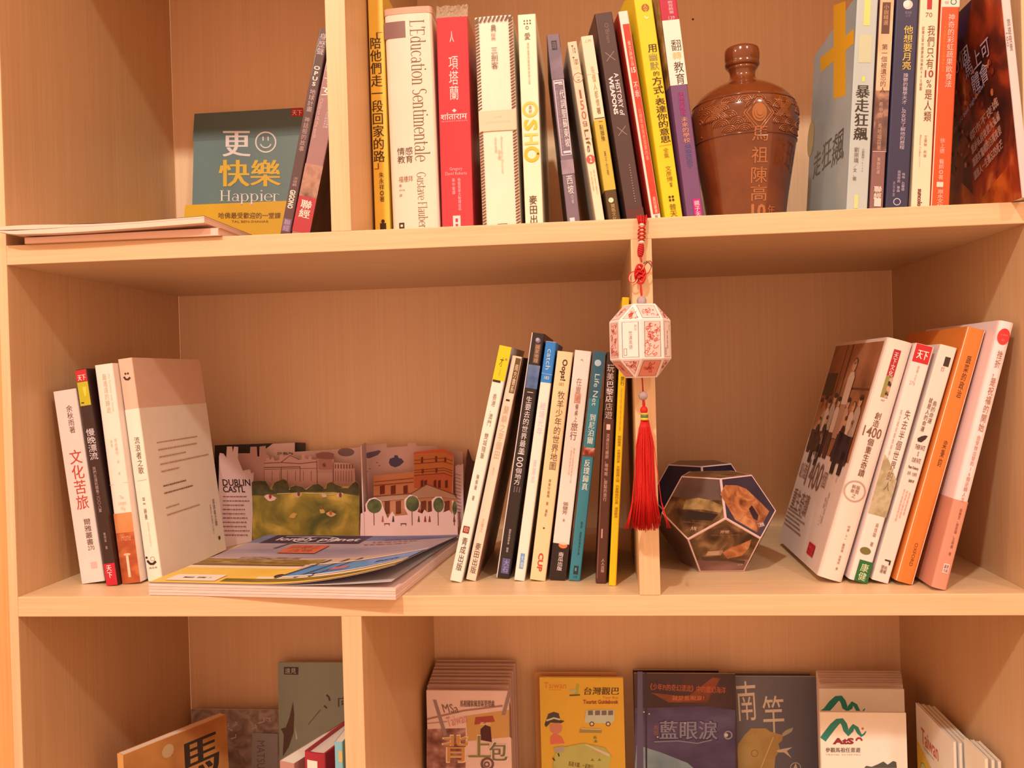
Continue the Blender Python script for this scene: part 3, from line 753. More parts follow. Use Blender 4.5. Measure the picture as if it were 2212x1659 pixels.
b.t('艾蘭納．柯琳', 292, 340, 0.52, 0.68, (165, 115, 75)); b.t('Alanna Collen', 290, 338, 0.28, 0.38, (185, 135, 92), 'r'); b.st([(0.33, 340), (0.33, 362)], 0.6, (185, 135, 92)); b.t('suncolor', 408, 455, 0.3, 0.56, (110, 50, 38), 'r', 0.03); b.done()
b = Book('orange red book with white title on the upper right', (2075, -22), (2051, 444), (2032, -22), 'R', (228, 82, 26), ZS, G2)
b.p(-22, 15, 0.02, 0.98, (255, 225, 180)); b.ring(4, 0.66, 5.5, 2, (60, 110, 70)); b.t('飲食區', 2, 9, 0.2, 0.4, (150, 100, 70), 'h'); b.p(-22, 446, 0.0, 0.05, (255, 222, 178))
b.t('神奇的彩虹蔬果飲食法', 30, 188, 0.42, 0.78, (255, 205, 165), 'v', -0.004, 'title'); b.t('一天五蔬果的全彩虹健康飲食法', 52, 156, 0.2, 0.34, (250, 150, 40)); b.t('徐上德　醫師◎著', 298, 388, 0.32, 0.58, (255, 195, 150)); b.p(393, 404, 0.25, 0.6, (255, 215, 175), 'emblem'); b.t('原水文化', 410, 468, 0.32, 0.64, (255, 205, 160)); b.done()
b = Book('dark red book with a glowing night photo cover, leaning at the far right', (2157, -58), (2208, 431), (2180, -58), 'L', (225, 200, 170), ZS, -0.018, W=0.165)
L = b.lf; W_, H_ = b.W, b.H
L.rect(0, W_, 0, H_, mottle([(0.28, (26, 12, 10)), (0.46, (96, 32, 16)), (0.60, (170, 62, 20)), (0.74, (235, 130, 60))], 26, (1, 1, 0.7), dist=0.8), 'photo')
L.poly([(0, H_), (0.115, H_), (0.06, H_ * 0.62), (0, H_ * 0.60)], mottle([(0.4, (30, 28, 60)), (0.65, (60, 40, 70))], 30), 'photo')
L.poly([(0.0, 0), (0.15, 0), (0.15, 0.03), (0.09, 0.012), (0.05, 0.04), (0.0, 0.07)], mottle([(0.35, (150, 50, 14)), (0.65, (225, 110, 30))], 40), 'photo')
rnd = random.Random(5)
for i in range(70):
    x_, y_ = 0.03 + rnd.random() * 0.11, 0.045 + rnd.random() * 0.075
    L.disc(x_, y_, 0.0016 + rnd.random() * 0.0014, (205, 110, 60) if rnd.random() < 0.4 else (130, 50, 24), 'photo_lights', n=7)
L.text('100個', 0.050, 0.100, H_ - 0.050, H_ - 0.034, (225, 205, 195), 'h', 0.0, 'title', 0, 0.12); L.text('馬上可\n體會', 0.09, 0.14, H_ - 0.075, H_ - 0.042, (205, 180, 175), 'h', 0, 'title', 0, 0.12)
L.text('the 100 best night views', 0.052, 0.125, H_ - 0.088, H_ - 0.082, (190, 165, 170), 'h', 0, 'lettering', 0, 0.3)
for i, tx in enumerate(('都市不夜城', '旅遊私房夜景大蒐羅', '讓遊客驚嘆的百萬夜景', '讓旅人一生難忘的光芒')):
    L.text(tx, 0.085, 0.145, 0.072 - i * 0.0115, 0.080 - i * 0.0115, (235, 190, 150), 'h', 0.02, 'lettering', 0, 0.25)
b.t('旅遊夜景', 40, 110, 0.35, 0.7, (120, 90, 75)); b.t('100', 70, 100, 0.1, 0.3, (150, 110, 90), 'r'); b.done()

# ================================================================== middle shelf: left group
b = Book('short white book with red title, leftmost on the middle shelf', (114, 847), (176, 1262), (166, 839), 'L', (255, 222, 186), 0.0, None, W=0.135)
b.t('余秋雨著', 876, 936, 0.46, 0.72, (95, 65, 50)); b.t('文化苦旅', 972, 1100, 0.30, 0.82, (206, 70, 50), 'v', 0.01, 'title'); b.t('爾雅叢書', 1122, 1178, 0.48, 0.78, (95, 65, 50)); b.t('270', 1180, 1189, 0.50, 0.78, (120, 85, 65), 'h')
b.p(1215, 1228, 0.52, 0.78, (250, 190, 155)); b.done()
b = Book('slim black book with red and lime labels, second on the middle shelf', (162, 800), (231, 1266), (192, 796), 'L', (52, 26, 20), 0.0, None, W=0.146, gap=0.0030)
b.p(799, 824, 0.0, 1.0, (206, 38, 42)); b.t('天下', 810, 822, 0.15, 0.85, WHT, 'h', 0.02); b.p(825, 876, 0.03, 1.0, (202, 182, 32)); b.sp.poly([(0.45 * b.T, b.v(836)), (0.8 * b.T, b.v(836)), (0.66 * b.T, b.v(856)), (0.55 * b.T, b.v(856))], (228, 212, 60), 'emblem'); b.p(868, 871, 0.15, 0.4, (70, 55, 15), 'small_print')
b.t('慢晚漂流', 926, 993, 0.18, 0.95, (240, 215, 190), 'v', -0.006, 'title'); b.t('我們在滬杭閩粵二〇〇八夏', 1008, 1106, 0.28, 0.58, (190, 155, 130)); b.t('賴明珠　著', 1150, 1186, 0.40, 0.60, (190, 155, 130))
b.p(1217, 1265, 0.0, 1.0, (206, 28, 45)); b.t('天下', 1221, 1248, 0.2, 0.66, WHT, 'v', 0.02); b.done()
b = Book('cream book with an orange brown photo foot, third on the middle shelf', (204, 790), (265, 1262), (249, 784), 'L', (255, 230, 186), 0.0, None, W=0.15, gap=0.0030, bulge=0.0004)
b.t('最遙遠的歸途', 808, 892, 0.36, 0.60, (205, 180, 130)); b.t('the furthest way home', 808, 890, 0.66, 0.80, (225, 200, 155), 'r'); b.t('瑪格麗特．米', 948, 1002, 0.56, 0.72, (225, 198, 150)); b.t('著', 1020, 1026, 0.56, 0.68, (225, 198, 150), 'h'); b.t('譯者', 950, 965, 0.34, 0.46, (225, 198, 150))
b.st([(0, 1046), (1, 1044)], 1, (225, 185, 130)); b.t('The\nLongest\nWay', 1070, 1105, 0.36, 0.80, (240, 195, 140), 'h')
b.p(1108, 1263, 0.0, 1.0, mottle([(0.35, (196, 92, 40)), (0.5, (176, 74, 34)), (0.7, (214, 116, 56))], 45, (1, 1, 1.5)), 'photo'); b.p(1108, 1150, 0, 1, mottle([(0.4, (216, 124, 60)), (0.6, (228, 144, 76))], 50), 'photo')
b.t('Home', 1152, 1168, 0.3, 0.8, (226, 150, 90), 'h'); b.p(1200, 1246, 0.40, 0.54, (248, 205, 150), 'lettering'); b.sp.disc(0.48 * b.T, b.v(1197), 0.0035, (248, 190, 120), 'emblem', rv=0.0012); b.done()
b = Book('cream paperback with tan top, showing its printed back cover', (254, 777), (320, 1257), (286, 771), 'L', (240, 190, 142), 0.0, None, W=0.148)
b.band(884, 1260, (255, 232, 184), 'paper_band', 0.00025)
b.d(807, 0.42, 2.2, (70, 48, 30)); b.d(807, 0.60, 2.2, (70, 48, 30)); b.st([(0.28, 813), (0.40, 819), (0.55, 820), (0.72, 816)], 4, (55, 36, 24), 'emblem')
b.t('流浪者之歌', 944, 1024, 0.40, 0.78, (95, 70, 44), 'v', -0.004, 'title'); b.st([(0.25, 1038), (0.9, 1037)], 0.8, (200, 170, 120)); b.t('赫塞．蘇', 1074, 1090, 0.40, 0.6, (120, 92, 60)); b.t('赫曼', 1098, 1122, 0.4, 0.6, (120, 92, 60)); b.t('諾貝爾文學獎得主', 1128, 1180, 0.5, 0.62, (225, 198, 150))
b.d(1203, 0.14, 2.5, (40, 28, 18)); b.d(1211, 0.2, 2.5, (40, 28, 18)); b.ring(1207, 0.55, 4.5, 0.8, (150, 120, 80)); b.st([(0.22, 1212), (0.34, 1217), (0.55, 1218), (0.76, 1213)], 5, (40, 28, 18), 'emblem'); b.t('漫遊者', 1224, 1228, 0.2, 0.8, (120, 92, 60), 'h')
R = b.rf; W_, H_ = b.W, b.H
for i, (wd, dk) in enumerate([(0.112, 0), (0.088, 0), (0.07, 0), (0.112, 0), (0.04, 0), (0, 0), (0.06, 1), (0.068, 1), (0, 0), (0.03, 0), (0.08, 0)]):
    if wd: R.lines(0.025, 0.025 + wd, 0.129 - i * 0.0072, 0.132 - i * 0.0072, 1, 0.0013, (128, 88, 58) if dk else (196, 150, 104), seed=i)
R.text('流浪者之歌', 0.128, 0.133, 0.030, 0.060, (110, 80, 55), 'v', 0.02); R.text('悉達多', 0.120, 0.123, 0.022, 0.055, (165, 125, 85), 'v'); R.disc(0.133, 0.016, 0.0022, (60, 42, 28)); b.done()

# ================================================================== middle shelf: centre group
b = Book('slim white book with yellow top, leftmost of the middle leaning row', (1105, 751), (997, 1259), (1077, 747), 'R', (255, 236, 196), 0.0, None)
b.p(747, 821, 0, 1, (242, 208, 22)); b.p(821, 826, 0.05, 0.7, (60, 40, 14)); b.t('才', 772, 792, 0.28, 0.6, (60, 42, 10), 'h', 0.0, 'emblem'); b.d(775, 0.78, 2.5, (200, 130, 30)); b.t('Traveler', 795, 812, 0.42, 0.58, (205, 170, 30), 'r')
b.t('香港．澳門　雙城隨筆', 850, 990, 0.32, 0.66, (150, 128, 96), 'v', -0.002, 'title'); b.t('陳佩珊　著', 1024, 1080, 0.38, 0.60, (130, 105, 75)); b.p(1136, 1151, 0.2, 0.72, (150, 45, 30), 'emblem'); b.t('印', 1138, 1149, 0.3, 0.62, (245, 205, 165), 'h'); b.t('青成出版', 1160, 1232, 0.30, 0.78, (80, 58, 36), 'v', -0.008); b.done()
b = Book('cream book with dark label at top, second in the middle leaning row', (1128, 772), (1028, 1256), (1104, 768), 'R', (252, 216, 168), 0.0, None, rough=0.2)
b.p(773, 848, 0.42, 0.92, (110, 80, 36)); b.t('南方書系', 786, 846, 0.5, 0.84, (245, 215, 160)); b.t('一', 862, 866, 0.3, 0.66, (60, 42, 22), 'h', 0.01); b.t('蘭嶼之芋頭田', 876, 990, 0.26, 0.78, (205, 178, 130), 'v', -0.008, 'title'); b.t('散文', 1008, 1025, 0.4, 0.6, (220, 190, 145)); b.t('王信之', 1120, 1148, 0.36, 0.66, (215, 165, 120)); b.t('麥田出版', 1172, 1238, 0.26, 0.80, (80, 58, 36), 'v', -0.008)
b.rf.rect(0, b.W, 0.0005, b.H - 0.0005, mottle([(0.35, (205, 150, 105)), (0.55, (170, 116, 78)), (0.7, (110, 70, 46))], 16, (1, 1, 2)), 'photo'); b.done()
b = Book('black book with blue landscape strip, tallest black spine in the leaning row', (1177, 722), (1100, 1251), (1147, 718), 'R', (34, 24, 22), 0.0, None, W=0.16)
b.p(720, 1260, 0.0, 0.07, (235, 215, 185)); b.d(735, 0.55, 5.5, (130, 120, 120)); b.d(733, 0.5, 3.5, (190, 175, 165)); b.p(742, 784, 0.38, 0.82, (110, 76, 50)); b.t('國家地理', 745, 782, 0.44, 0.76, (215, 165, 110), 'v', 0.01)
b.p(788, 838, 0.10, 1.0, mottle([(0.35, (60, 88, 120)), (0.55, (112, 134, 150)), (0.7, (190, 170, 150))], 50), 'photo')
b.t('一生要去的世界最美', 846, 980, 0.30, 0.76, (240, 220, 195), 'v', 0.005, 'title'); b.t('100', 978, 1008, 0.26, 0.76, (240, 220, 195), 'r', 0.0, 'title'); b.t('個地方', 1010, 1046, 0.28, 0.76, (240, 220, 195), 'v', 0.005, 'title')
b.small(1050, 1062, 0.3, 0.9, 3, 2, (140, 120, 105)); b.t('國家地理學會　編著', 1142, 1192, 0.45, 0.62, (205, 185, 165)); b.p(1205, 1238, 0.28, 0.88, (95, 88, 120), 'emblem'); b.t('大石', 1208, 1235, 0.4, 0.8, (160, 150, 170), 'v', 0.02); b.done()
b = Book('white book with sky blue top label in the leaning row', (1202, 740), (1133, 1256), (1177, 738), 'R', (255, 236, 204), 0.0, None)
b.band(737, 826, (44, 132, 186), 'blue_zone', 0.00012); b.t('catch', 754, 798, 0.28, 0.72, (200, 215, 215), 'r', 0.0); b.st([(0.0, 807), (1, 808)], 1, (170, 195, 205)); b.t('183', 812, 819, 0.3, 0.75, (200, 215, 215), 'h', 0.02)
b.t('極境光年', 868, 938, 0.26, 0.80, (235, 205, 205), 'v', -0.004, 'title'); b.t('黃麗如', 992, 1042, 0.34, 0.66, (235, 210, 205)); b.p(1195, 1228, 0.32, 0.70, (120, 160, 190), 'emblem'); b.t('大塊', 1198, 1226, 0.38, 0.66, (215, 220, 210), 'v', 0.02); b.done()
b = Book('pale orange book with a red three-letter mark at its foot', (1238, 762), (1178, 1256), (1202, 759), 'R', (255, 212, 142), 0.0, None, bulge=0.0003)
b.t('Oops!', 776, 822, 0.30, 0.74, (70, 46, 22), 'r', 0.03, 'title'); b.t('083', 826, 833, 0.34, 0.66, (160, 115, 70), 'h'); b.t('牧羊少年的世界地圖', 844, 1014, 0.36, 0.80, (100, 72, 38), 'v', 0.0, 'title'); b.t('陳美玲編輯　著　攝影', 1034, 1115, 0.44, 0.60, (145, 105, 62)); b.d(1140, 0.5, 2, (90, 62, 34)); b.t('CUP', 1194, 1234, 0.36, 0.70, (200, 68, 40), 'r', 0.035); b.done()
b = Book('pinkish white book with black foot and orange flame mark', (1278, 760), (1221, 1255), (1240, 756), 'R', (255, 224, 186), 0.0, None)
b.p(1174, 1256, 0.0, 1.0, (36, 22, 18)); b.sp.disc(0.62 * b.T, b.v(1177), 0.0040, (226, 126, 60), 'emblem', rv=0.0028); b.sp.disc(0.62 * b.T, b.v(1173), 0.0038, (245, 205, 165), 'emblem', rv=0.0012); b.t('南瓜出版', 1192, 1232, 0.42, 0.72, (235, 210, 185), 'v', 0.02)
b.st([(0.4, 778), (0.5, 776), (0.55, 780)], 1.2, (150, 110, 75)); b.t('在異國', 816, 870, 0.30, 0.62, (170, 130, 92), 'v', 0.0, 'title'); b.t('國', 850, 871, 0.30, 0.66, (224, 140, 95), 'h', -0.004, 'title'); b.t('餐桌上', 872, 910, 0.40, 0.60, (120, 86, 58)); b.t('旅行', 912, 950, 0.28, 0.68, (120, 86, 58), 'v', 0.0, 'title')
b.t('一邊嚐嚐世界之味', 966, 1026, 0.42, 0.52, (220, 175, 135)); b.t('體驗人生百味的美食之旅', 966, 1042, 0.58, 0.68, (215, 165, 125)); b.t('張健芳', 1084, 1110, 0.34, 0.66, (125, 90, 62)); b.t('著', 1120, 1126, 0.42, 0.56, (150, 110, 78), 'h'); b.done()
b = Book('teal book with white lettering and a small red strip', (1308, 761), (1253, 1256), (1281, 758), 'R', (42, 128, 128), 0.0, None)
b.p(758, 860, 0, 1, (44, 98, 104)); b.sp.disc(0.45 * b.T, b.v(784), 0.003, (190, 205, 190), 'emblem'); b.t('Life Net', 808, 876, 0.32, 0.74, (215, 225, 205), 'r', 0.0, 'title', 0.0); b.t('到尼泊爾', 894, 958, 0.26, 0.78, (225, 230, 210), 'v', 0.03, 'title'); b.p(966, 985, 0.0, 1.0, mottle([(0.4, (120, 40, 24)), (0.55, (190, 80, 50)), (0.65, (220, 180, 140))], 160), 'photo')
b.t('反璞歸真', 992, 1058, 0.24, 0.76, (225, 230, 210), 'v', 0.03, 'title'); b.t('著者　鹿麋樹懶與水濂', 1126, 1198, 0.50, 0.68, (24, 72, 74)); b.p(1222, 1240, 0.34, 0.74, (20, 48, 48), 'emblem'); b.p(1226, 1233, 0.44, 0.58, (90, 150, 145), 'emblem'); b.t('上奇', 1243, 1248, 0.35, 0.7, (24, 72, 74), 'h'); b.done()
b = Book('dark brown book with a paper band, between teal and yellow spines', (1333, 762), (1309, 1261), (1309, 760), 'R', (56, 24, 18), 0.0, None, r=0.002)
b.band(905, 1262, (88, 44, 30), 'paper_band', 0.0003)
b.t('玩美', 788, 822, 0.10, 0.80, (225, 190, 160), 'v', 0.0, 'title'); b.t('巴黎店', 824, 868, 0.10, 0.82, (245, 220, 190), 'v', 0.02, 'title'); b.t('店遊', 870, 904, 0.10, 0.82, (215, 175, 145), 'v', -0.004, 'title')
b.p(916, 928, 0.30, 0.68, (240, 200, 170), 'emblem'); b.t('流連在可麗餅、咖啡館、甜點的旅行', 936, 1082, 0.32, 0.66, (215, 165, 130), 'v', 0.01); b.p(1142, 1162, 0.28, 0.44, (200, 150, 120)); b.t('人人出版', 1206, 1236, 0.42, 0.76, (225, 180, 150)); b.st([(0.06, 912), (0.10, 1250)], 1.2, (160, 96, 66)); b.done()
b = Book('tall thin yellow book leaning on the middle divider', (1360, 643), (1331, 1266), (1342, 642), 'R', (252, 200, 12), 0.0, None, W=0.17)
b.d(672, 0.4, 4, (170, 180, 40)); b.t('旅行', 812, 832, 0.3, 0.8, (90, 66, 8), 'v', 0.02); b.t('經典路線慢遊規劃', 838, 930, 0.38, 0.62, (225, 172, 10)); b.t('戀戀羅馬　水都威尼斯　文藝復興之城　巴塞隆納的古典　漫遊歐洲', 940, 1118, 0.28, 0.74, (170, 126, 8), 'v', 0.01); b.done()

# ================================================================== middle shelf: right group
b = Book('thick cream hardback with a sepia photo of people on its cover', (1972, 743), (1819, 1259), (1914, 733), 'R', (250, 214, 172), 0.0, None, W=0.168, bulge=0.0022, r=0.003)
b.p(756, 830, 0.34, 0.62, (180, 34, 40)); b.t('天下文化', 762, 812, 0.40, 0.56, (250, 215, 180), 'v', 0.01); b.p(812, 858, 0.34, 0.48, (150, 138, 60)); b.p(812, 858, 0.48, 0.62, mottle([(0.45, (40, 26, 16)), (0.55, (205, 160, 110))], 300), 'emblem'); b.t('069', 862, 866, 0.4, 0.54, (150, 110, 75), 'h')
b.t('創造', 890, 921, 0.36, 0.60, (110, 72, 44), 'v', 0.01, 'title'); b.t('1400', 922, 944, 0.10, 0.80, (125, 85, 55), 'h', 0.01, 'title'); b.t('個重生奇蹟', 946, 1028, 0.36, 0.60, (100, 64, 38), 'v', 0.01, 'title')
b.ring(1060, 0.44, 21, 3, (195, 155, 120)); b.t('新版\n新賢\n之', 1047, 1074, 0.28, 0.6, (120, 82, 54), 'h'); b.t('柯遵．十一．鶴岡偉　徐偉成　著', 1132, 1228, 0.56, 0.66, (125, 86, 58))
L = b.lf; W_, H_ = b.W, b.H
v0, v1 = H_ * 0.47, H_ * 0.985
L.rect(0.004, W_ - 0.006, v0, v1, mottle([(0.3, (120, 66, 34)), (0.5, (178, 106, 58)), (0.7, (200, 128, 74))], 18), 'photo')
rnd = random.Random(11)
skin, drk, lgt = (214, 150, 96), (52, 28, 22), (232, 184, 136)
def figure(x, y, s_, top, bot):
    L.poly([(x - 0.009 * s_, y - 0.004 * s_), (x - 0.005 * s_, y + 0.001), (x + 0.005 * s_, y + 0.001), (x + 0.0095 * s_, y - 0.004 * s_), (x + 0.0085 * s_, y - 0.028 * s_), (x - 0.008 * s_, y - 0.028 * s_)], top, 'photo_figure')
    L.poly([(x - 0.008 * s_, y - 0.027 * s_), (x + 0.0085 * s_, y - 0.027 * s_), (x + 0.0075 * s_, y - 0.056 * s_), (x - 0.0065 * s_, y - 0.056 * s_)], bot, 'photo_figure')
    L.disc(x, y + 0.0062 * s_, 0.0056 * s_, skin, 'photo_figure', rv=0.0060 * s_, n=12); L.disc(x, y + 0.0100 * s_, 0.0058 * s_, drk, 'photo_figure', rv=0.003 * s_, n=10)
L.rect(0.004, 0.045, v0 + 0.058, v0 + 0.082, (66, 36, 26), 'photo'); L.rect(0.05, 0.053, v0 + 0.06, v1, (96, 52, 30), 'photo'); L.rect(0.068, 0.072, v0 + 0.05, v1, (86, 46, 28), 'photo'); L.rect(0.10, 0.16, v0 + 0.066, v0 + 0.068, (96, 52, 30), 'photo')
for x_, s_ in ((0.012, 0.85), (0.028, 0.9), (0.045, 0.85), (0.062, 0.95), (0.080, 0.9), (0.112, 0.9), (0.132, 0.85), (0.148, 0.95)): figure(x_, v0 + 0.052 * s_, s_, rnd.choice([lgt, skin, (200, 160, 120)]), rnd.choice([drk, (80, 44, 30)]))
figure(0.097, v0 + 0.082, 1.15, lgt, (190, 130, 86))
for x_, s_ in ((0.03, 0.7), (0.055, 0.75), (0.12, 0.8), (0.143, 0.75)): figure(x_, v0 + 0.038 * s_, s_, drk, (40, 24, 24))
L.poly([(0.008, v0), (0.06, v0), (0.05, v0 + 0.016), (0.012, v0 + 0.02)], (62, 34, 26), 'photo'); L.poly([(0.1, v0), (0.158, v0), (0.15, v0 + 0.022), (0.11, v0 + 0.026)], (40, 28, 36), 'photo')
L.disc(0.052, v0 + 0.006, 0.008, (200, 140, 98), 'emblem', rv=0.013); L.ring(0.052, v0 + 0.006, 0.008, 0.0008, (240, 205, 165), 'emblem', rv=0.013); L.text('修訂\n新版', 0.046, 0.058, v0 - 0.002, v0 + 0.013, (245, 215, 180), 'h')
L.text('創造', 0.008, 0.036, v0 - 0.030, v0 - 0.014, (150, 106, 78), 'h', 0, 'title'); L.text('1400', 0.038, 0.096, v0 - 0.036, v0 - 0.008, (140, 96, 70), 'h', 0, 'title'); L.text('個', 0.098, 0.114, v0 - 0.030, v0 - 0.014, (150, 106, 78), 'h', 0, 'title'); L.text('重生奇蹟', 0.010, 0.078, v0 - 0.064, v0 - 0.042, (140, 96, 70), 'h', 0, 'title')
L.text('柯遵．十二', 0.128, 0.131, v0 - 0.062, v0 - 0.036, (110, 72, 48), 'v', 0.01); L.text('鶴岡偉著', 0.134, 0.137, v0 - 0.060, v0 - 0.030, (150, 108, 78), 'v'); L.text('徐成', 0.142, 0.145, v0 - 0.02, v0 - 0.010, (170, 128, 96), 'v')
L.lines(0.006, 0.085, 0.018, 0.038, 5, 0.0014, (150, 108, 80), seed=4); L.rect(0.118, 0.140, 0.010, 0.021, (205, 30, 36), 'emblem'); L.text('文化', 0.121, 0.137, 0.012, 0.019, WHT, 'h', 0.02); b.done()
b = Book('white book with green foot and red top label, beside the thick hardback', (2019, 751), (1873, 1262), (1976, 745), 'R', (252, 222, 184), 0.0, None, r=0.002)
b.p(746, 784, 0.03, 0.90, (206, 32, 38)); b.t('天下', 758, 776, 0.2, 0.78, WHT, 'h', 0.03); b.t('健康人生', 790, 822, 0.40, 0.52, (205, 165, 125)); b.t('276', 824, 832, 0.22, 0.52, (205, 165, 125), 'h')
b.sp.poly([(0, b.v(1112)), (0, b.v(985)), (0.3 * b.T, b.v(995)), (b.T, b.v(1032)), (b.T, b.v(1112))], mottle([(0.35, (172, 150, 96)), (0.6, (200, 178, 124))], 120, dist=1.0), 'photo')
b.t('失去半個世界的人', 884, 1058, 0.44, 0.74, (120, 88, 60), 'v', -0.004, 'title'); b.t('每次醒來都像嶄新人生', 886, 1010, 0.18, 0.28, (195, 160, 120)); b.t('吳佳璇　著', 1128, 1178, 0.56, 0.74, (150, 112, 80)); b.sp.disc(0.42 * b.T, b.v(1190), 0.0046, (120, 110, 44), 'emblem', rv=0.0032)
b.p(1210, 1262, 0.26, 1.0, (34, 104, 40)); b.t('康健', 1216, 1252, 0.42, 0.84, (225, 225, 160), 'v', 0.0); b.done()
b = Book('white book with a small dark bird printed halfway down', (2068, 753), (1919, 1262), (2029, 745), 'R', (246, 218, 178), 0.0, None)
b.p(770, 790, 0.48, 0.80, (58, 44, 26), 'emblem'); b.t('自然\n生活', 792, 802, 0.42, 0.62, (150, 118, 84), 'h'); b.t('鳥的命運', 864, 912, 0.52, 0.76, (120, 88, 60), 'v', 0.01, 'title'); b.t('就是人的命運', 860, 932, 0.26, 0.48, (110, 80, 54), 'v', 0.01, 'title')
b.sp.poly([(0.24 * b.T, b.v(948)), (0.42 * b.T, b.v(942)), (0.62 * b.T, b.v(938)), (0.78 * b.T, b.v(938)), (0.70 * b.T, b.v(946)), (0.52 * b.T, b.v(954)), (0.30 * b.T, b.v(954))], (50, 36, 24), 'bird')
b.t('THEIR FATE\nIS\nOUR FATE', 960, 998, 0.24, 0.82, (110, 82, 58), 'h', 0.01); b.t('Peter Doherty', 1006, 1014, 0.2, 0.8, (70, 50, 34), 'h', 0.02); b.t('彼得．杜赫提', 1018, 1026, 0.24, 0.8, (110, 82, 58), 'h'); b.t('潘震澤', 1034, 1040, 0.42, 0.75, (80, 58, 40), 'h', 0.01)
b.t('從鳥類看健康', 1060, 1110, 0.66, 0.76, (222, 130, 100)); b.t('與地球人類的故事', 1058, 1118, 0.48, 0.58, (222, 130, 100)); b.t('為什麼都跟我們有關', 1056, 1126, 0.30, 0.40, (222, 130, 100)); b.p(1208, 1211, 0.4, 0.75, (50, 34, 22), 'emblem'); b.p(1208, 1218, 0.68, 0.76, (50, 34, 22), 'emblem'); b.t('望出\n書城', 1221, 1238, 0.3, 0.66, (110, 82, 56), 'h', 0.01); b.done()
b = Book('plain orange paper-covered book with black title', (2130, 715), (1973, 1265), (2088, 708), 'R', (230, 124, 40), 0.0, None, r=0.003, rough=0.6)
b.t('蔬菜的政治', 768, 858, 0.40, 0.66, (90, 42, 14), 'v', 0.01, 'title'); b.t('梁秉鈞', 950, 1006, 0.44, 0.66, (90, 42, 14), 'v', 0.0); b.t('OXFORD', 1172, 1222, 0.46, 0.64, (130, 60, 18), 'r', 0.0); b.done()
b = Book('tall cream and peach book with a red round label, rightmost on the middle shelf', (2191, 699), (2043, 1276), (2150, 692), 'R', (255, 220, 190), 0.0, 0.011, W=0.165, gap=0.0034, bulge=0.0008, r=0.003)
b.band(1080, 1272, (222, 146, 104), 'paper_band', 0.0003)
b.sp.disc(0.5 * b.T, b.v(727), 0.42 * b.T, (222, 52, 44), 'label', rv=0.0068); b.t('心視野', 722, 726, 0.25, 0.75, (245, 130, 110), 'h'); b.t('001', 732, 737, 0.4, 0.62, (245, 130, 110), 'h')
b.t('挫折，是祝福的開始', 756, 930, 0.36, 0.74, (168, 112, 70), 'v', -0.002, 'title'); b.t('由受挫出發的16個逆轉人生', 938, 1082, 0.42, 0.68, (190, 132, 90)); b.t('前美芝。侯思珊。王明儀　著', 1096, 1198, 0.52, 0.70, (150, 84, 52)); b.p(1216, 1236, 0.40, 0.80, (255, 220, 185), 'emblem'); b.t('讀書\n共和', 1218, 1235, 0.44, 0.76, (130, 40, 24), 'h', 0.02); b.done()

# ================================================================== flat booklets at the left of the upper shelf
def slab(name, xs, top, bot, y0, y1, mt, parent):
    V, F = [], []
    for x, a, b_ in zip(xs, top, bot): V += [(x, y0, b_), (x, y0, a), (x, y1, a), (x, y1, b_)]
    n = len(xs)
    for i in range(n - 1):
        for k in range(4): F.append((4 * i + k, 4 * i + (k + 1) % 4, 4 * i + 4 + (k + 1) % 4, 4 * i + 4 + k))
    F += [(3, 2, 1, 0), (4 * n - 4, 4 * n - 3, 4 * n - 2, 4 * n - 1)]
    return meshobj(name, V, F, mt, parent)
def pxslab(name, pts, y0, y1, mt, parent, org):
    """pts = (pixel x, top pixel y, bottom pixel y) along the front edge lying at depth y0"""
    xs = [hy((p[0], p[1]), y0).x - org.x for p in pts]
    return slab(name, xs, [hy((p[0], p[1]), y0).z - org.z for p in pts], [hy((p[0], p[2]), y0).z - org.z for p in pts], y0 - org.y, y1 - org.y, mt, parent)
pgm = mat((250, 205, 160), 0.7)
og = Vector((0.115, 0.07, ZU1))
o = empty('booklet', og, 'closed cream booklet lying flat under the open magazine, upper shelf', 'booklet')
slab('page_block', [0.0205 - og.x, 0.10 - og.x, 0.20 - og.x], [0.0052, 0.0058, 0.0066], [0.0006, 0.0006, 0.0006], -0.004 - og.y, 0.14 - og.y, pgm, o)
slab('cover', [0.0205 - og.x, 0.10 - og.x, 0.202 - og.x], [0.0056, 0.0062, 0.0070], [0.0052, 0.0058, 0.0066], -0.004 - og.y, 0.14 - og.y, mat((225, 170, 120), 0.5), o)
slab('back_cover', [0.0205 - og.x, 0.202 - og.x], [0.0006, 0.0006], [0.0001, 0.0001], -0.004 - og.y, 0.14 - og.y, mat((225, 170, 120), 0.5), o)
og = Vector((0.095, 0.06, ZU1 + 0.0085))
o = empty('magazine', og, 'soft white magazine with curling pages at the left end of the upper shelf', 'magazine')
pxslab('page_leaf', [(-6, 493, 497), (5, 489, 497), (36, 487, 496), (72, 485.5, 495), (110, 485, 493), (150, 485, 490), (200, 484, 488), (300, 478.5, 482), (380, 472, 475), (441, 467, 470)], -0.014, 0.12, pgm, o, og)
pxslab('page_block', [(-6, 499, 501), (5, 498.5, 502), (20, 498.5, 505), (36, 498, 506), (72, 496, 505), (110, 494, 504), (150, 490.5, 502), (200, 488.5, 499), (300, 482.5, 492), (380, 475.5, 486), (441, 470.5, 481)], -0.014, 0.12, pgm, o, og)
pxslab('cover', [(150, 484, 485), (241, 480.6, 482), (300, 477.6, 478.5), (380, 471, 472), (441, 466, 467)], -0.014, 0.12, mat((110, 66, 50), 0.4), o, og)

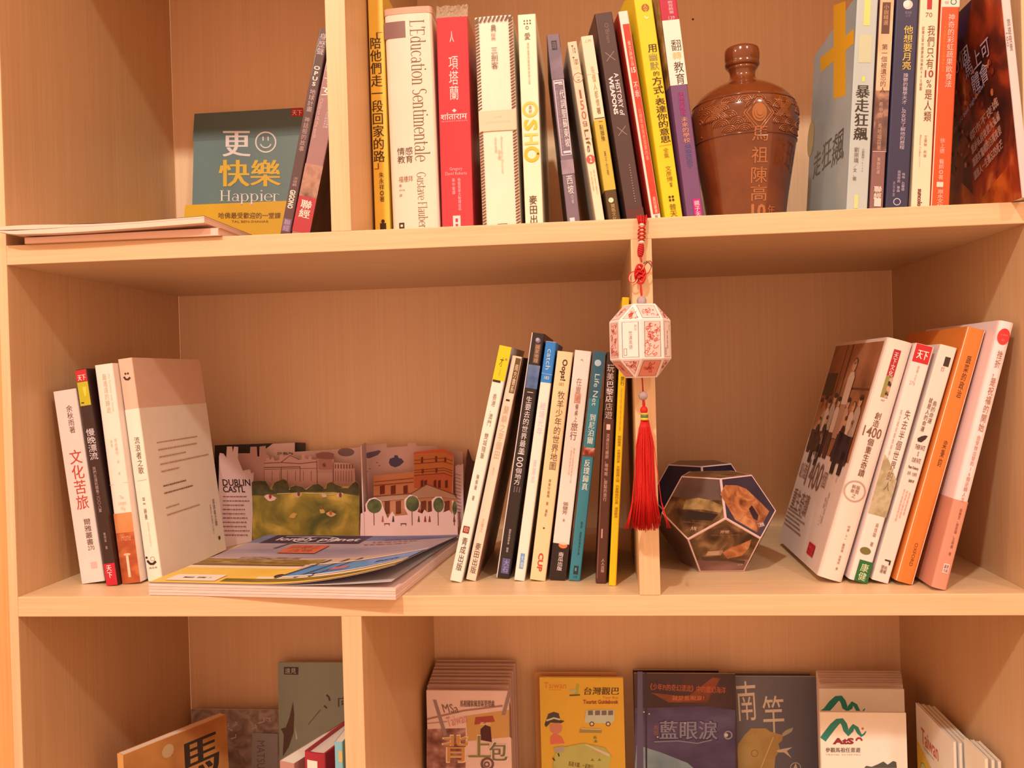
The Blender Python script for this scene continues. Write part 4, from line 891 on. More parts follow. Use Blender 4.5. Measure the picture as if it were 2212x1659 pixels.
# ================================================================== brown ceramic liquor jar
JY = 0.105
jc = hy((1607, 300), JY)
js = (jc - CAMP).dot(_fw) / FPX
def jz(py): return hy((1607, py), JY).z - ZU1
prof_px = [(0, 104.5), (30, 105), (35, 108), (36.5, 113), (37, 122), (36.8, 130), (36, 134), (35.2, 136), (36.5, 139), (36.4, 144), (33, 149), (29, 154), (27, 160), (26.8, 166), (28, 172), (32, 178), (42, 184), (58, 191), (76, 201), (92, 213), (103, 226), (110, 240), (113.5, 254), (114, 266), (113, 280), (110.5, 300), (107, 325), (102, 355), (96, 390), (90, 425), (85, 460), (82, 490), (80, 505)]
prof = [(r * js, jz(y)) for r, y in prof_px]
prof = [(max(r, 0.0003), z) for r, z in prof]
zmin = prof[-1][1]
prof = [(r, z if z > 0 else 0.0) for r, z in prof if z > -0.004]
if prof[-1][1] > 0.0: prof.append((prof[-1][0] * 0.985, 0.0))
glaze = bpy.data.materials.new('brown_glaze'); glaze.use_nodes = True
nt = glaze.node_tree; pb_ = nt.nodes['Principled BSDF']
tc = nt.nodes.new('ShaderNodeTexCoord'); nz = nt.nodes.new('ShaderNodeTexNoise'); nz.inputs['Scale'].default_value = 35; nz.inputs['Detail'].default_value = 4
cr = nt.nodes.new('ShaderNodeValToRGB'); cr.color_ramp.elements[0].position = 0.3; cr.color_ramp.elements[1].position = 0.7
cr.color_ramp.elements[0].color = (0.125, 0.029, 0.007, 1); cr.color_ramp.elements[1].color = (0.19, 0.050, 0.013, 1)
nt.links.new(tc.outputs['Object'], nz.inputs['Vector']); nt.links.new(nz.outputs['Fac'], cr.inputs['Fac']); nt.links.new(cr.outputs['Color'], pb_.inputs['Base Color'])
pb_.inputs['Roughness'].default_value = 0.16; pb_.inputs['Coat Weight'].default_value = 0.5; pb_.inputs['Coat Roughness'].default_value = 0.05
jar = empty('liquor_jar', (jc.x, JY, ZU1 + 0.0004), 'glossy brown ceramic jar with embossed lettering and wave band', 'jar')
kcap = 11
cap = prof[:kcap]; body = prof[kcap - 1:]
V, F = lathe(list(reversed(cap)), 64); meshobj('stopper', V, F, glaze, jar, True)
V, F = lathe(list(reversed(body)), 72); jb = meshobj('body', V, F, glaze, jar, True)
def jr(z):
    for (r0, z0), (r1, z1) in zip(prof, prof[1:]):
        if z1 <= z <= z0: return r1 + (r0 - r1) * (z - z1) / max(1e-9, z0 - z1)
    return prof[-1][0]
def jzf(py): return hy((1620, py), JY - 0.046).z - ZU1   # height of a mark seen on the jar's front
JROT = 0.12
def jmap(u, v, o_):
    r = jr(v); u = max(-r * 0.97, min(r * 0.97, u))
    a = math.asin(u / r) + JROT
    return ((r + o_) * math.sin(a), -(r + o_) * math.cos(a), v)
def relief(V2, F2, h, name, parent, mt, base=-0.0006):
    n = len(V2)
    V = [jmap(u, v, h) for u, v in V2] + [jmap(u, v, base) for u, v in V2]
    cnt = {}
    for f in F2:
        for i in range(len(f)):
            e = (f[i], f[(i + 1) % len(f)]); cnt[tuple(sorted(e))] = cnt.get(tuple(sorted(e)), 0) + 1
    F = list(F2)
    for f in F2:
        for i in range(len(f)):
            e = (f[i], f[(i + 1) % len(f)])
            if cnt[tuple(sorted(e))] == 1: F.append((e[1], e[0], e[0] + n, e[1] + n))
    return meshobj(name, V, F, mt, parent)
relief_m = mat((0.40, 0.145, 0.05), 0.2, raw=True, coat=0.5)  # lighter than the glaze: highlights on the raised marks put into the colour
for ch, y0, y1 in (('馬', 276, 306), ('祖', 318, 352), ('陳', 360, 394), ('高', 398, 432), ('10', 438, 470)):
    V2, F2 = textgeo(ch, 0.03)
    hw = 16.5 * js if ch != '10' else 15 * js
    relief([((x - 0.5) * 2 * hw + 2 * js, jzf(y1) + (jzf(y0) - jzf(y1)) * y) for x, y in V2], F2, 0.0007, 'raised_character', jb, relief_m)
V2, F2 = textgeo('年', 0.02)
relief([(x * 16 * js + 22 * js, jzf(466) + (jzf(440) - jzf(466)) * y) for x, y in V2], F2, 0.0006, 'raised_character', jb, relief_m)
# ridge rings bounding the wave band
for py in (202, 287):
    z = jzf(py); r = jr(z)
    meshobj('ridge', *tube([((r + 0.0002) * math.cos(2 * math.pi * k / 64), (r + 0.0002) * math.sin(2 * math.pi * k / 64), z) for k in range(64)], 0.0007, 6, True), glaze, jb, True)
def jtube(pts, rad=0.00065): return tube([jmap(u, v, 0.0003) for u, v in pts], rad, 5)
geo = []
zb0, zb1 = jzf(284), jzf(206)
def inside(u, v): return zb0 < v < zb1 and abs(u) < jr(v) * 0.93 and (abs(u) / 0.0145 + abs(v - jzf(246)) / 0.0165) > 1.0
def arc(cu, cv, r, a0, a1):
    run = []
    for i in range(15):
        a = math.radians(a0 + (a1 - a0) * i / 14); p_ = (cu + r * math.cos(a), cv + r * math.sin(a))
        if inside(*p_): run.append(p_)
        else:
            if len(run) > 1: geo.append(jtube(run))
            run = []
    if len(run) > 1: geo.append(jtube(run))
for i in range(-4, 5):
    for j in range(5):
        cu, cv = i * 0.0125 + (0.00625 if j % 2 else 0), zb0 + j * 0.0066
        if (i + j + 20) % 4 == 1: continue
        for k in range(1, 5): arc(cu, cv, k * 0.0015, 0, 180)
for i in range(-3, 4):
    for k in range(4):
        u0_ = i * 0.0145 + k * 0.0016; run = []
        for q in range(10):
            p_ = (u0_ + q * 0.0016 * (1 if i % 2 else -1), zb0 + 0.012 + q * 0.0018)
            if inside(*p_): run.append(p_)
        if len(run) > 1: geo.append(jtube(run))
w_ = meshobj('wave_relief', *merge(geo), mat((0.26, 0.078, 0.024), 0.2, raw=True, coat=0.5), jb, True, kind='stuff')  # waves share the jar glaze; the lighter tone paints in their shading
for s_ in (1.0, 0.82):
    P = [(0.0135 * s_, 0), (0.002 * s_, 0.0148 * s_), (-0.002 * s_, 0.0148 * s_), (-0.0135 * s_, 0), (-0.002 * s_, -0.0148 * s_), (0.002 * s_, -0.0148 * s_)]
    meshobj('diamond_frame', *tube([jmap(x, jzf(246) + y, 0.0002) for x, y in P], 0.0006, 6, True), relief_m, jb, True)
for s_, h_ in ((1.0, 0.0006), (0.7, 0.0014), (0.4, 0.0021)):      # domed medallion
    ring_ = [(0.0066 * s_ * math.cos(k * math.pi / 10), jzf(246) + 0.0082 * s_ * math.sin(k * math.pi / 10)) for k in range(20)]
    relief(ring_, [tuple(range(20))], h_, 'medallion', jb, mat((0.36, 0.13, 0.04), 0.25, raw=True, coat=0.4))

# ================================================================== pop-up carousel book
def cardgeo(pts3, n, th):
    """extrude polygon pts3 by th along n"""
    k = len(pts3)
    V = [p for p in pts3] + [p + n * th for p in pts3]
    F = [tuple(range(k)), tuple(range(2 * k - 1, k - 1, -1))] + [(i, i + k, (i + 1) % k + k, (i + 1) % k) for i in range(k)]
    return V, F
pop = empty('pop_up_book', (0.25, 0.29, 0.0), 'standing pop-up book of painted castle and street scenes behind the flat magazine', 'pop-up book')
PO = Vector((0.25, 0.29, 0.0))
def plane_px(xa, ya, xb, yb):
    """vertical plane through two ground points given as (pixel x, depth)"""
    A = hy((xa, 1000), ya); B = hy((xb, 1000), yb)
    d = B - A; d.z = 0; n = Vector((-d.y, d.x, 0)).normalized()
    if n.y < 0: n = -n
    def f(u, v, off=0.0):
        dr = pray(u, v); t = ((A - n * off) - CAMP).dot(n) / dr.dot(n)
        P = CAMP + dr * t; P.z = max(P.z, 0.0003)
        return P - PO
    return f, n
def card(name, pts, f, n, mt, th=0.0006):
    P = [f(*p) for p in pts]
    return meshobj(name, *cardgeo(P, n, th), mt, pop)
PX = lambda x, y: (460 + x / 6.506, 940 + y / 6.506)
QX = lambda x, y: (760 + x / 7.9, 940 + y / 7.9)
pap = mat((236, 196, 166), 0.7)
pap2 = mat((240, 200, 168), 0.7)
# dark back cover
f, n = plane_px(463, 0.300, 660, 0.322)
card('cover_board', [(464, 962), (640, 956), (660, 957), (660, 1300), (464, 1300)], f, n, mat((58, 40, 32), 0.5), 0.002)
# text page with pipe-shaped cut-outs
f, n = plane_px(478, 0.222, 548, 0.268)
pg = card('text_page', [(474, 985), PX(100, 250), PX(150, 260), PX(190, 320), PX(200, 160), PX(270, 160), PX(280, 250), PX(300, 160), PX(355, 165), PX(350, 330), PX(420, 500), PX(520, 480), PX(540, 540), (548, 1020), (548, 1300), (474, 1300)], f, n, pap)
c = Canvas(pg, f, rough=0.7, eps=0.00002); c.text('DUBLIN', *[PX(135, 0)[0], PX(525, 0)[0]], PX(0, 715)[1], PX(0, 620)[1], (60, 26, 30), 'h', 0.02, 'title', 0.12); c.text('CASTL', PX(140, 0)[0], PX(450, 0)[0], PX(0, 805)[1], PX(0, 715)[1], (60, 26, 30), 'h', 0.02, 'title', 0.1)
for i in range(10):
    c.lines(PX(140, 0)[0], PX(525, 0)[0], PX(0, 860 + i * 60)[1], PX(0, 868 + i * 60)[1], 1, 2.2, (150, 90, 72), seed=20 + i)
c.flush()
f, n = plane_px(505, 0.272, 640, 0.300)
card('cut_out_layer', [(480, 1000), PX(270, 300), PX(300, 330), PX(360, 255), PX(520, 255), PX(525, 165), PX(615, 160), PX(625, 300), PX(650, 300), PX(655, 160), PX(740, 150), PX(745, 260), (600, 1000), (600, 1300), (480, 1300)], f, n, mat((206, 150, 122), 0.7))
# sky card behind the castle
f, n = plane_px(540, 0.302, 790, 0.318)
sk = card('sky_card', [PX(840, 120), PX(1150, 105), PX(1150, 235), PX(1450, 215), PX(1600, 210), PX(2060, 170), PX(2100, 140), (792, 960), (792, 1300), (560, 1300), (560, 980)], f, n, mat((250, 208, 174), 0.7))
c = Canvas(sk, f, rough=0.7); c.disc(*PX(1870, 240), 18, (150, 120, 112), 'cloud', rv=9); c.text('DUBLIN', PX(910, 0)[0], PX(1120, 0)[0], PX(0, 275)[1], PX(0, 240)[1], (70, 44, 40), 'h', 0.02); c.flush()
# castle card
f, n = plane_px(540, 0.284, 780, 0.296)
ca = card('castle_card', [PX(*p) for p in [(555, 520), (560, 460), (620, 455), (680, 440), (690, 375), (740, 370), (745, 320), (790, 315), (800, 350), (840, 300), (870, 360), (930, 350), (940, 270), (975, 265), (1000, 300), (1085, 262), (1220, 345), (1240, 340), (1250, 270), (1290, 275), (1300, 330), (1340, 335), (1345, 290), (1385, 300), (1390, 340), (1455, 345), (1470, 330), (1440, 300), (1450, 255), (1530, 235), (1620, 235), (1700, 260), (1705, 310), (1690, 385), (1780, 385), (1920, 395), (1990, 470), (2000, 640), (2000, 1250), (555, 1250)]], f, n, mat((226, 172, 140), 0.7))
c = Canvas(ca, f, rough=0.7); ln = (128, 76, 56)
def S(pts, w, col=ln, name='drawing', Q=PX): c.stroke([Q(*p) for p in pts], w, col, name)
S([(690, 395), (960, 385), (1230, 400), (1455, 375)], 1.6); S([(690, 455), (1225, 445)], 1.6, (110, 62, 46)); S([(700, 480), (1460, 465)], 1.0); S([(960, 380), (1085, 285), (1215, 345)], 1.6); S([(960, 450), (960, 640)], 1.4); S([(1225, 440), (1225, 650)], 1.2); S([(1460, 350), (1465, 690)], 1.4); S([(1690, 390), (1690, 690)], 1.6)
for i in range(7): S([(720 + i * 110, 500), (720 + i * 110, 640)], 0.9, (165, 106, 82))
for i in range(7): S([(1720 + i * 40, 410), (1720 + i * 40, 470)], 2.2, (130, 80, 60))
for i in range(7): S([(1720 + i * 38, 500), (1720 + i * 38, 650)], 1.0, (165, 106, 82))
c.poly([PX(*p) for p in [(1445, 260), (1530, 240), (1620, 240), (1698, 262), (1700, 335), (1580, 345), (1450, 320)]], (158, 98, 76), 'tower_crown'); c.poly([PX(*p) for p in [(1480, 330), (1670, 340), (1670, 480), (1485, 480)]], (196, 132, 102), 'tower_wall')
c.disc(*PX(1565, 420), 4.5, (176, 104, 78), 'window_mark'); c.disc(*PX(1570, 425), 2, (120, 66, 50), 'window_mark'); S([(1470, 515), (1560, 500), (1680, 515)], 3, (220, 160, 130)); c.flush()
# lawn card with bushes
f, n = plane_px(535, 0.264, 782, 0.270)
lawn = card('lawn_card', [PX(*p) for p in [(540, 1500), (540, 860), (500, 840), (505, 780), (520, 690), (570, 640), (620, 630), (680, 650), (740, 640), (775, 700), (800, 740), (850, 670), (930, 640), (980, 615), (1040, 640), (1075, 730), (1150, 700), (1240, 720), (1300, 760), (1390, 700), (1470, 680), (1540, 700), (1575, 750), (1600, 680), (1650, 655), (1720, 680), (1800, 715), (1900, 715), (1960, 670), (2010, 640), (2050, 680), (2060, 800), (2060, 1500)]], f, n, mottle([(0.3, (76, 70, 16)), (0.5, (142, 112, 26)), (0.7, (204, 158, 56))], 30, dist=0.6, rough=0.7))
c = Canvas(lawn, f, rough=0.7); bush = mottle([(0.35, (48, 40, 16)), (0.6, (82, 66, 24))], 90, rough=0.7)
c.poly([PX(*p) for p in [(505, 760), (900, 770), (1300, 765), (1700, 750), (2055, 740), (2055, 850), (1700, 800), (1250, 800), (800, 830), (505, 850)]], bush, 'bush')
for pts in ([(510, 700), (570, 645), (640, 640), (740, 650), (800, 745), (820, 800), (700, 850), (520, 840)], [(830, 740), (870, 665), (980, 625), (1040, 650), (1075, 740), (1050, 790), (860, 800)], [(1080, 735), (1160, 705), (1250, 725), (1320, 780), (1200, 800), (1090, 780)], [(1320, 760), (1400, 700), (1480, 685), (1560, 740), (1540, 790), (1340, 790)], [(1590, 760), (1605, 685), (1660, 660), (1740, 700), (1820, 730), (1760, 770)], [(1890, 760), (1960, 680), (2010, 650), (2048, 690), (2050, 800), (1960, 810)]):
    c.poly([PX(*p) for p in pts], bush, 'bush')
for x, y, r, col in ((800, 880, 13, (222, 164, 128)), (1200, 840, 10, (206, 148, 92)), (1555, 845, 8, (214, 164, 116)), (1790, 840, 9, (220, 164, 116)), (1130, 1130, 10, (200, 140, 60)), (1530, 1070, 8, (206, 150, 66)), (1660, 1110, 10, (214, 150, 84))):
    c.poly([(PX(x, y)[0] + r * (0.8 + 0.35 * math.sin(k * 5.1 + x)) * math.cos(k * 0.7), PX(x, y)[1] + r * 0.6 * math.sin(k * 0.7)) for k in range(9)], col, 'picnic_figure')
for x, y, col in ((805, 860, (150, 40, 36)), (1205, 825, (110, 60, 30)), (1790, 840, (120, 50, 36)), (1655, 1090, (176, 84, 40)), (1525, 1010, (130, 80, 30))): c.disc(*PX(x, y), 3.2, col, 'picnic_dress', rv=5.5, n=8)
S([(900, 825), (1090, 815)], 1.4, (205, 180, 100)); S([(1290, 815), (1700, 835)], 1.4, (205, 180, 100)); c.flush()
# page between the two scenes, seen nearly edge-on
A_, B_ = hy((779, 962), 0.262) - PO, hy((789, 962), 0.300) - PO
B_.z = A_.z
meshobj('divider_page', *cardgeo([Vector((A_.x, A_.y, 0.0003)), Vector((B_.x, B_.y, 0.0003)), B_, A_], Vector((1, 0, 0)), 0.0012), pap2, pop)
# street scene
f, n = plane_px(786, 0.303, 1005, 0.315)
sk = card('sky_card', [(784, 963), QX(590, 140), QX(600, 215), QX(950, 185), QX(960, 130), QX(1090, 130), QX(1100, 185), QX(1450, 180), QX(1460, 230), (1000, 975), (1000, 1300), (784, 1300)], f, n, mat((238, 190, 156), 0.7))
c = Canvas(sk, f, rough=0.7); c.poly([QX(*p) for p in [(160, 380), (260, 300), (460, 258), (500, 275), (440, 340), (300, 395)]], (118, 98, 100), 'cloud'); c.poly([QX(*p) for p in [(630, 470), (650, 400), (720, 380), (730, 340), (780, 345), (800, 390), (850, 400), (890, 455), (820, 520), (740, 550), (660, 520)]], (92, 82, 104), 'cloud')
for x, y in ((430, 470), (470, 520), (305, 575), (260, 620)): c.disc(*QX(x, y), 2.4, (170, 104, 84), 'bird', rv=1)
c.flush()
f, n = plane_px(790, 0.285, 990, 0.296)
bl = card('building_card', [QX(*p) for p in [(370, 1700), (370, 690), (700, 660), (1050, 620), (1050, 330), (1060, 290), (1560, 225), (1720, 310), (1740, 380), (1730, 980), (1800, 1100), (1800, 1700)]], f, n, mat((226, 142, 84), 0.7))
c = Canvas(bl, f, rough=0.7); dk = (120, 44, 14); og_ = (214, 104, 44)
c.poly([QX(*p) for p in [(1062, 345), (1570, 285), (1725, 360), (1715, 780), (1570, 690), (1062, 700)]], (214, 122, 52), 'tower'); c.poly([QX(*p) for p in [(1050, 330), (1060, 292), (1555, 232), (1715, 312), (1725, 362), (1570, 288)]], (226, 96, 44), 'tower_cornice'); c.poly([QX(*p) for p in [(1062, 690), (1590, 650), (1715, 700), (1700, 980), (1062, 900)]], (214, 104, 52), 'tower_base')
for (x, y, dy) in ((1180, 375, 100), (1420, 360, 105), (1190, 575, 80), (1425, 560, 80), (1575, 380, 90)): c.poly([QX(x, y), QX(x + 38, y - 4), QX(x + 38, y + dy - 4), QX(x, y + dy)], dk, 'window_mark')
for y in (430, 490, 600, 640, 690): S([(1062, y), (1570, y - 40), (1720, y + 10)], 1.6, (150, 56, 16), Q=QX)
for (x0_, x1_) in ((480, 560), (665, 745), (880, 950)): c.poly([QX(x0_, 870), QX(x1_, 850), QX(x1_, 1000), QX(x0_, 1010)], (128, 44, 12), 'window_mark')
for x in (1175, 1235, 1395, 1470, 1590): c.poly([QX(x, 780), QX(x + 45, 760), QX(x + 45, 900), QX(x, 900)], (110, 34, 14), 'window_mark')
S([(380, 800), (1050, 735)], 2, (170, 84, 30), Q=QX); S([(380, 860), (1050, 800)], 2, (160, 76, 30), Q=QX)
c.poly([QX(*p) for p in [(380, 1060), (1020, 1000), (1280, 840), (1720, 1010), (1800, 1090), (1500, 1050), (1130, 1070), (500, 1130)]], (214, 164, 116), 'portico_roof'); S([(370, 1045), (1010, 1000), (1280, 840), (1740, 1010)], 2.4, (150, 84, 50), Q=QX)
for x in (560, 750, 1180, 1300, 1580): c.poly([QX(x, 1130), QX(x + 85, 1115), QX(x + 85, 1330), QX(x, 1340)], (130, 56, 24), 'window_mark')
c.flush()
f, n = plane_px(786, 0.264, 992, 0.272)
tr = card('street_card', [QX(*p) for p in [(140, 1750), (150, 1340), (240, 1300), (230, 1180), (290, 1090), (390, 1060), (500, 1120), (540, 1240), (610, 1420), (690, 1300), (740, 1380), (960, 1360), (900, 1250), (895, 1100), (990, 1015), (1110, 1050), (1170, 1160), (1120, 1310), (1200, 1340), (1240, 1270), (1290, 1320), (1370, 1300), (1360, 1110), (1430, 1050), (1530, 1050), (1585, 1180), (1560, 1320), (1660, 1280), (1720, 1350), (1710, 1110), (1790, 1150), (1800, 1400), (1810, 1750)]], f, n, mat((240, 190, 160), 0.7))
c = Canvas(tr, f, rough=0.7); lv = mottle([(0.35, (64, 66, 30)), (0.6, (98, 98, 44))], 110, rough=0.7)
for x, y, rx, ry in ((385, 1210, 16, 15.5), (1035, 1170, 14.5, 17), (1480, 1190, 11.5, 16), (1755, 1240, 5, 15)):
    c.disc(*QX(x, y), rx, lv, 'tree_crown', rv=ry, n=16); S([(x - 10, y + 100), (x - 5, 1540)], 1.7, (110, 62, 40), 'tree_trunk', QX)
for x, col in ((520, (190, 84, 60)), (700, (70, 40, 36)), (1245, (160, 40, 36)), (1320, (150, 44, 34)), (1135, (110, 64, 46)), (1740, (110, 64, 50))): c.poly([QX(x - 14, 1480), QX(x, 1380), QX(x + 14, 1380), QX(x + 26, 1480)], col, 'street_figure')
for x in (600, 880): S([(x - 50, 1510), (x + 50, 1510)], 2, (110, 62, 46), Q=QX); S([(x - 40, 1510), (x - 40, 1545)], 1.2, (110, 62, 46), Q=QX); S([(x + 40, 1510), (x + 40, 1545)], 1.2, (110, 62, 46), Q=QX)
c.flush()
fa, na = plane_px(982, 0.300, 1003, 0.268)
pg = card('end_page', [QX(1740, 510), QX(1780, 525), QX(1810, 500), QX(1850, 515), QX(1895, 490), QX(1900, 1800), QX(1740, 1800)], fa, na, pap2)
c = Canvas(pg, fa, rough=0.7)
for i in range(12): c.stroke([QX(1760, 660 + i * 58), QX(1860, 690 + i * 58)], 1.3, (170, 110, 90), 'small_print')
c.flush()
fa, na = plane_px(1000, 0.302, 1030, 0.322)
card('cover_board', [QX(1960, 420), QX(1990, 240), QX(2050, 420), (1030, 1000), (1030, 1300), (1004, 1300)], fa, na, mat((120, 80, 66), 0.5), 0.0015)

# ================================================================== travel magazine lying flat
mg_o = Vector((0.122, 0.0045, 0.0))
am = math.radians(-5.0)
MW, MH, MT = 0.2305, 0.236, 0.0105
mag = empty('magazine', Matrix.Translation(mg_o) @ Matrix.Rotation(am, 4, 'Z'), 'open-cornered travel magazine lying flat with a blue and yellow cover', 'magazine')
def sag(u, v): 
    yw = mg_o.y + u * MW * math.sin(am) + v * MH * math.cos(am)
    return 0.0
def blockz(u, v): return 0.0003 + sag(u, v)
NU, NV = 16, 16
def sheet(z0f, z1f, name, mt, parent, u0=0.0, u1=1.0, vmin=0.0):
    V, F = [], []
    for f_ in (z0f, z1f):
        for j in range(NV + 1):
            for i in range(NU + 1):
                u = u0 + (u1 - u0) * i / NU; v = vmin + (1 - vmin) * j / NV
                V.append((u * MW, v * MH, f_(u, v)))
    n = (NU + 1) * (NV + 1); w_ = NU + 1
    for j in range(NV):
        for i in range(NU):
            q = j * w_ + i
            F.append((q, q + w_, q + w_ + 1, q + 1)); F.append((n + q, n + q + 1, n + q + w_ + 1, n + q + w_))
    for i in range(NU):
        F.append((i, i + 1, n + i + 1, n + i)); q = NV * w_ + i; F.append((q + 1, q, n + q, n + q + 1))
    for j in range(NV):
        q = j * w_; F.append((q + w_, q, n + q, n + q + w_)); q = j * w_ + NU; F.append((q, q + w_, n + q + w_, n + q))
    return meshobj(name, V, F, mt, parent, False)
top = lambda u, v: blockz(u, v) + MT * (1 - 0.08 * u)
mpg = mat((248, 206, 168), 0.6)
for k in range(4):
    a_, b_ = k / 4 + 0.012, (k + 1) / 4 - 0.012
    sheet((lambda u, v, a_=a_: blockz(u, v) + a_ * MT * (1 - 0.08 * u)), (lambda u, v, b_=b_: blockz(u, v) + b_ * MT * (1 - 0.08 * u)), 'page_section', mpg if k % 2 else mat((240, 196, 158), 0.6), mag)
def lift(u, v):
    e = max(0.0, (u - 0.42) / 0.58)
    return 0.0172 * e ** 2.0 * (1 - v) ** 0.9 + 0.0025 * e * e + 0.0004
cz0 = lambda u, v: top(u, v) + lift(u, v)
cvr = sheet(cz0, lambda u, v: cz0(u, v) + 0.0004, 'cover', mat((180, 150, 140), 0.5), mag)
sheet(lambda u, v: top(u, v) + 0.0002 + 0.3 * lift(u, v) * (u > 0.5), lambda u, v: top(u, v) + 0.00035 + 0.3 * lift(u, v) * (u > 0.5), 'first_page', mat((222, 206, 170), 0.5), mag, 0.0, 0.985)
def mfn(u, v, o_):
    u_, v_ = min(max(u, 0), 1), min(max(v, 0), 1)
    return (u * MW, v * MH, cz0(u_, v_) + 0.0004 + o_)
c = Canvas(cvr, mfn, rough=0.5)
c.rect(0, 1, 0.45, 1, mottle([(0.3, (150, 132, 132)), (0.5, (190, 158, 140)), (0.7, (200, 170, 150))], 8, (1, 3, 1), rough=0.5), 'sky_print', 24, 20)
c.rect(0, 1, 0.86, 0.995, mottle([(0.35, (86, 100, 130)), (0.65, (140, 138, 146))], 10, (1, 3, 1), rough=0.5), 'sky_print', 24, 8)
c.rect(0.0, 0.40, 0.80, 0.90, mottle([(0.35, (104, 112, 134)), (0.65, (150, 140, 140))], 14, (1, 3, 1), rough=0.5), 'sky_print', 12, 4)
c.rect(0.06, 0.56, 0.79, 0.995, (66, 40, 62), 'masthead', 14, 4); c.text('lonely planet', 0.11, 0.53, 0.835, 0.935, (250, 225, 205), 'h', 0.02, 'masthead_lettering'); c.ring(0.31, 0.885, 0.11, 0.010, (250, 225, 205), 'masthead_lettering', rv=0.075)
c.rect(0.12, 0.28, 0.955, 0.965, (235, 205, 190), 'small_print', 6, 1)
c.rect(0.0, 1.0, 0.22, 0.46, mottle([(0.35, (226, 190, 150)), (0.6, (214, 170, 130))], 10, rough=0.5), 'field_print', 20, 8)
c.rect(0, 0.55, 0.34, 0.44, mottle([(0.35, (112, 84, 30)), (0.55, (160, 120, 40)), (0.7, (196, 160, 90))], 60, (1, 4, 1), rough=0.5), 'hedge_print', 14, 3); c.rect(0.14, 0.42, 0.42, 0.48, mottle([(0.4, (120, 92, 60)), (0.6, (190, 150, 120))], 80, (1, 4, 1), rough=0.5), 'hedge_print', 10, 2)
c.rect(0, 1.0, 0.0, 0.26, mottle([(0.3, (240, 186, 62)), (0.6, (250, 200, 80))], 14, rough=0.5), 'field_print', 24, 6); c.rect(0, 0.5, 0.26, 0.31, (250, 214, 150), 'field_print', 12, 1); c.rect(0, 0.5, 0.305, 0.335, (120, 84, 40), 'hedge_print', 12, 1)
c.rect(0.28, 1.0, 0.03, 0.085, mottle([(0.35, (112, 92, 24)), (0.6, (150, 118, 34))], 50, (1, 3, 1), rough=0.5), 'hedge_print', 20, 2); c.rect(0.40, 1.0, 0.085, 0.12, (250, 220, 170), 'field_print', 20, 1)
boat = mottle([(0.35, (66, 140, 190)), (0.6, (90, 160, 200))], 20, rough=0.25)
nb = 14
for i in range(nb):
    a_, b_ = i / nb, (i + 1) / nb
    f1 = lambda t: (0.50 + 0.5 * t, 0.13 + 0.05 * t); f2 = lambda t: (0.53 + 0.47 * t, 0.31 + 0.10 * t ** 1.5)
    c.poly([f1(a_), f1(b_), f2(b_), f2(a_)], boat, 'blue_hull')
c.stroke([(0.50 + 0.5 * t / 12, 0.11 + 0.05 * t / 12) for t in range(13)], 0.022, (250, 230, 195), 'hull_edge'); c.stroke([(0.52 + 0.48 * t / 12, 0.33 + 0.11 * (t / 12) ** 1.5) for t in range(13)], 0.018, (250, 232, 200), 'hull_edge')
c.rect(0.66, 0.73, 0.19, 0.25, (196, 110, 110), 'hull_patch', 3, 3)
for x in (0.52, 0.60, 0.66): c.stroke([(x - 0.04, 0.09), (x + 0.06, 0.42)], 0.012, (96, 76, 66), 'mast')
for x in (0.48, 0.62): c.disc(x, 0.13, 0.018, (50, 34, 34), 'wheel', rv=0.028)
c.text('SEASCAPE', 0.83, 0.93, 0.24, 0.28, (50, 50, 66), 'h', 0.03)
c.rect(0.26, 0.44, 0.56, 0.74, (226, 104, 62), 'printed_panel', 6, 6); c.text('蘇格蘭\n高地', 0.27, 0.43, 0.58, 0.72, (240, 150, 105), 'h', 0.02); c.stroke([(0.20, 0.66), (0.23, 0.82)], 0.012, (130, 104, 92))
for i, (a_, b_) in enumerate(((0.66, 0.86), (0.62, 0.84), (0.60, 0.82))): c.lines(a_, b_, 0.86 - i * 0.06, 0.88 - i * 0.06, 1, 0.013, (190, 90, 70), seed=30 + i)
c.rect(0.05, 0.26, 0.03, 0.13, (250, 224, 180), 'label', 6, 2); c.lines(0.10, 0.22, 0.06, 0.10, 1, 0.02, (110, 82, 60), seed=3); c.flush()

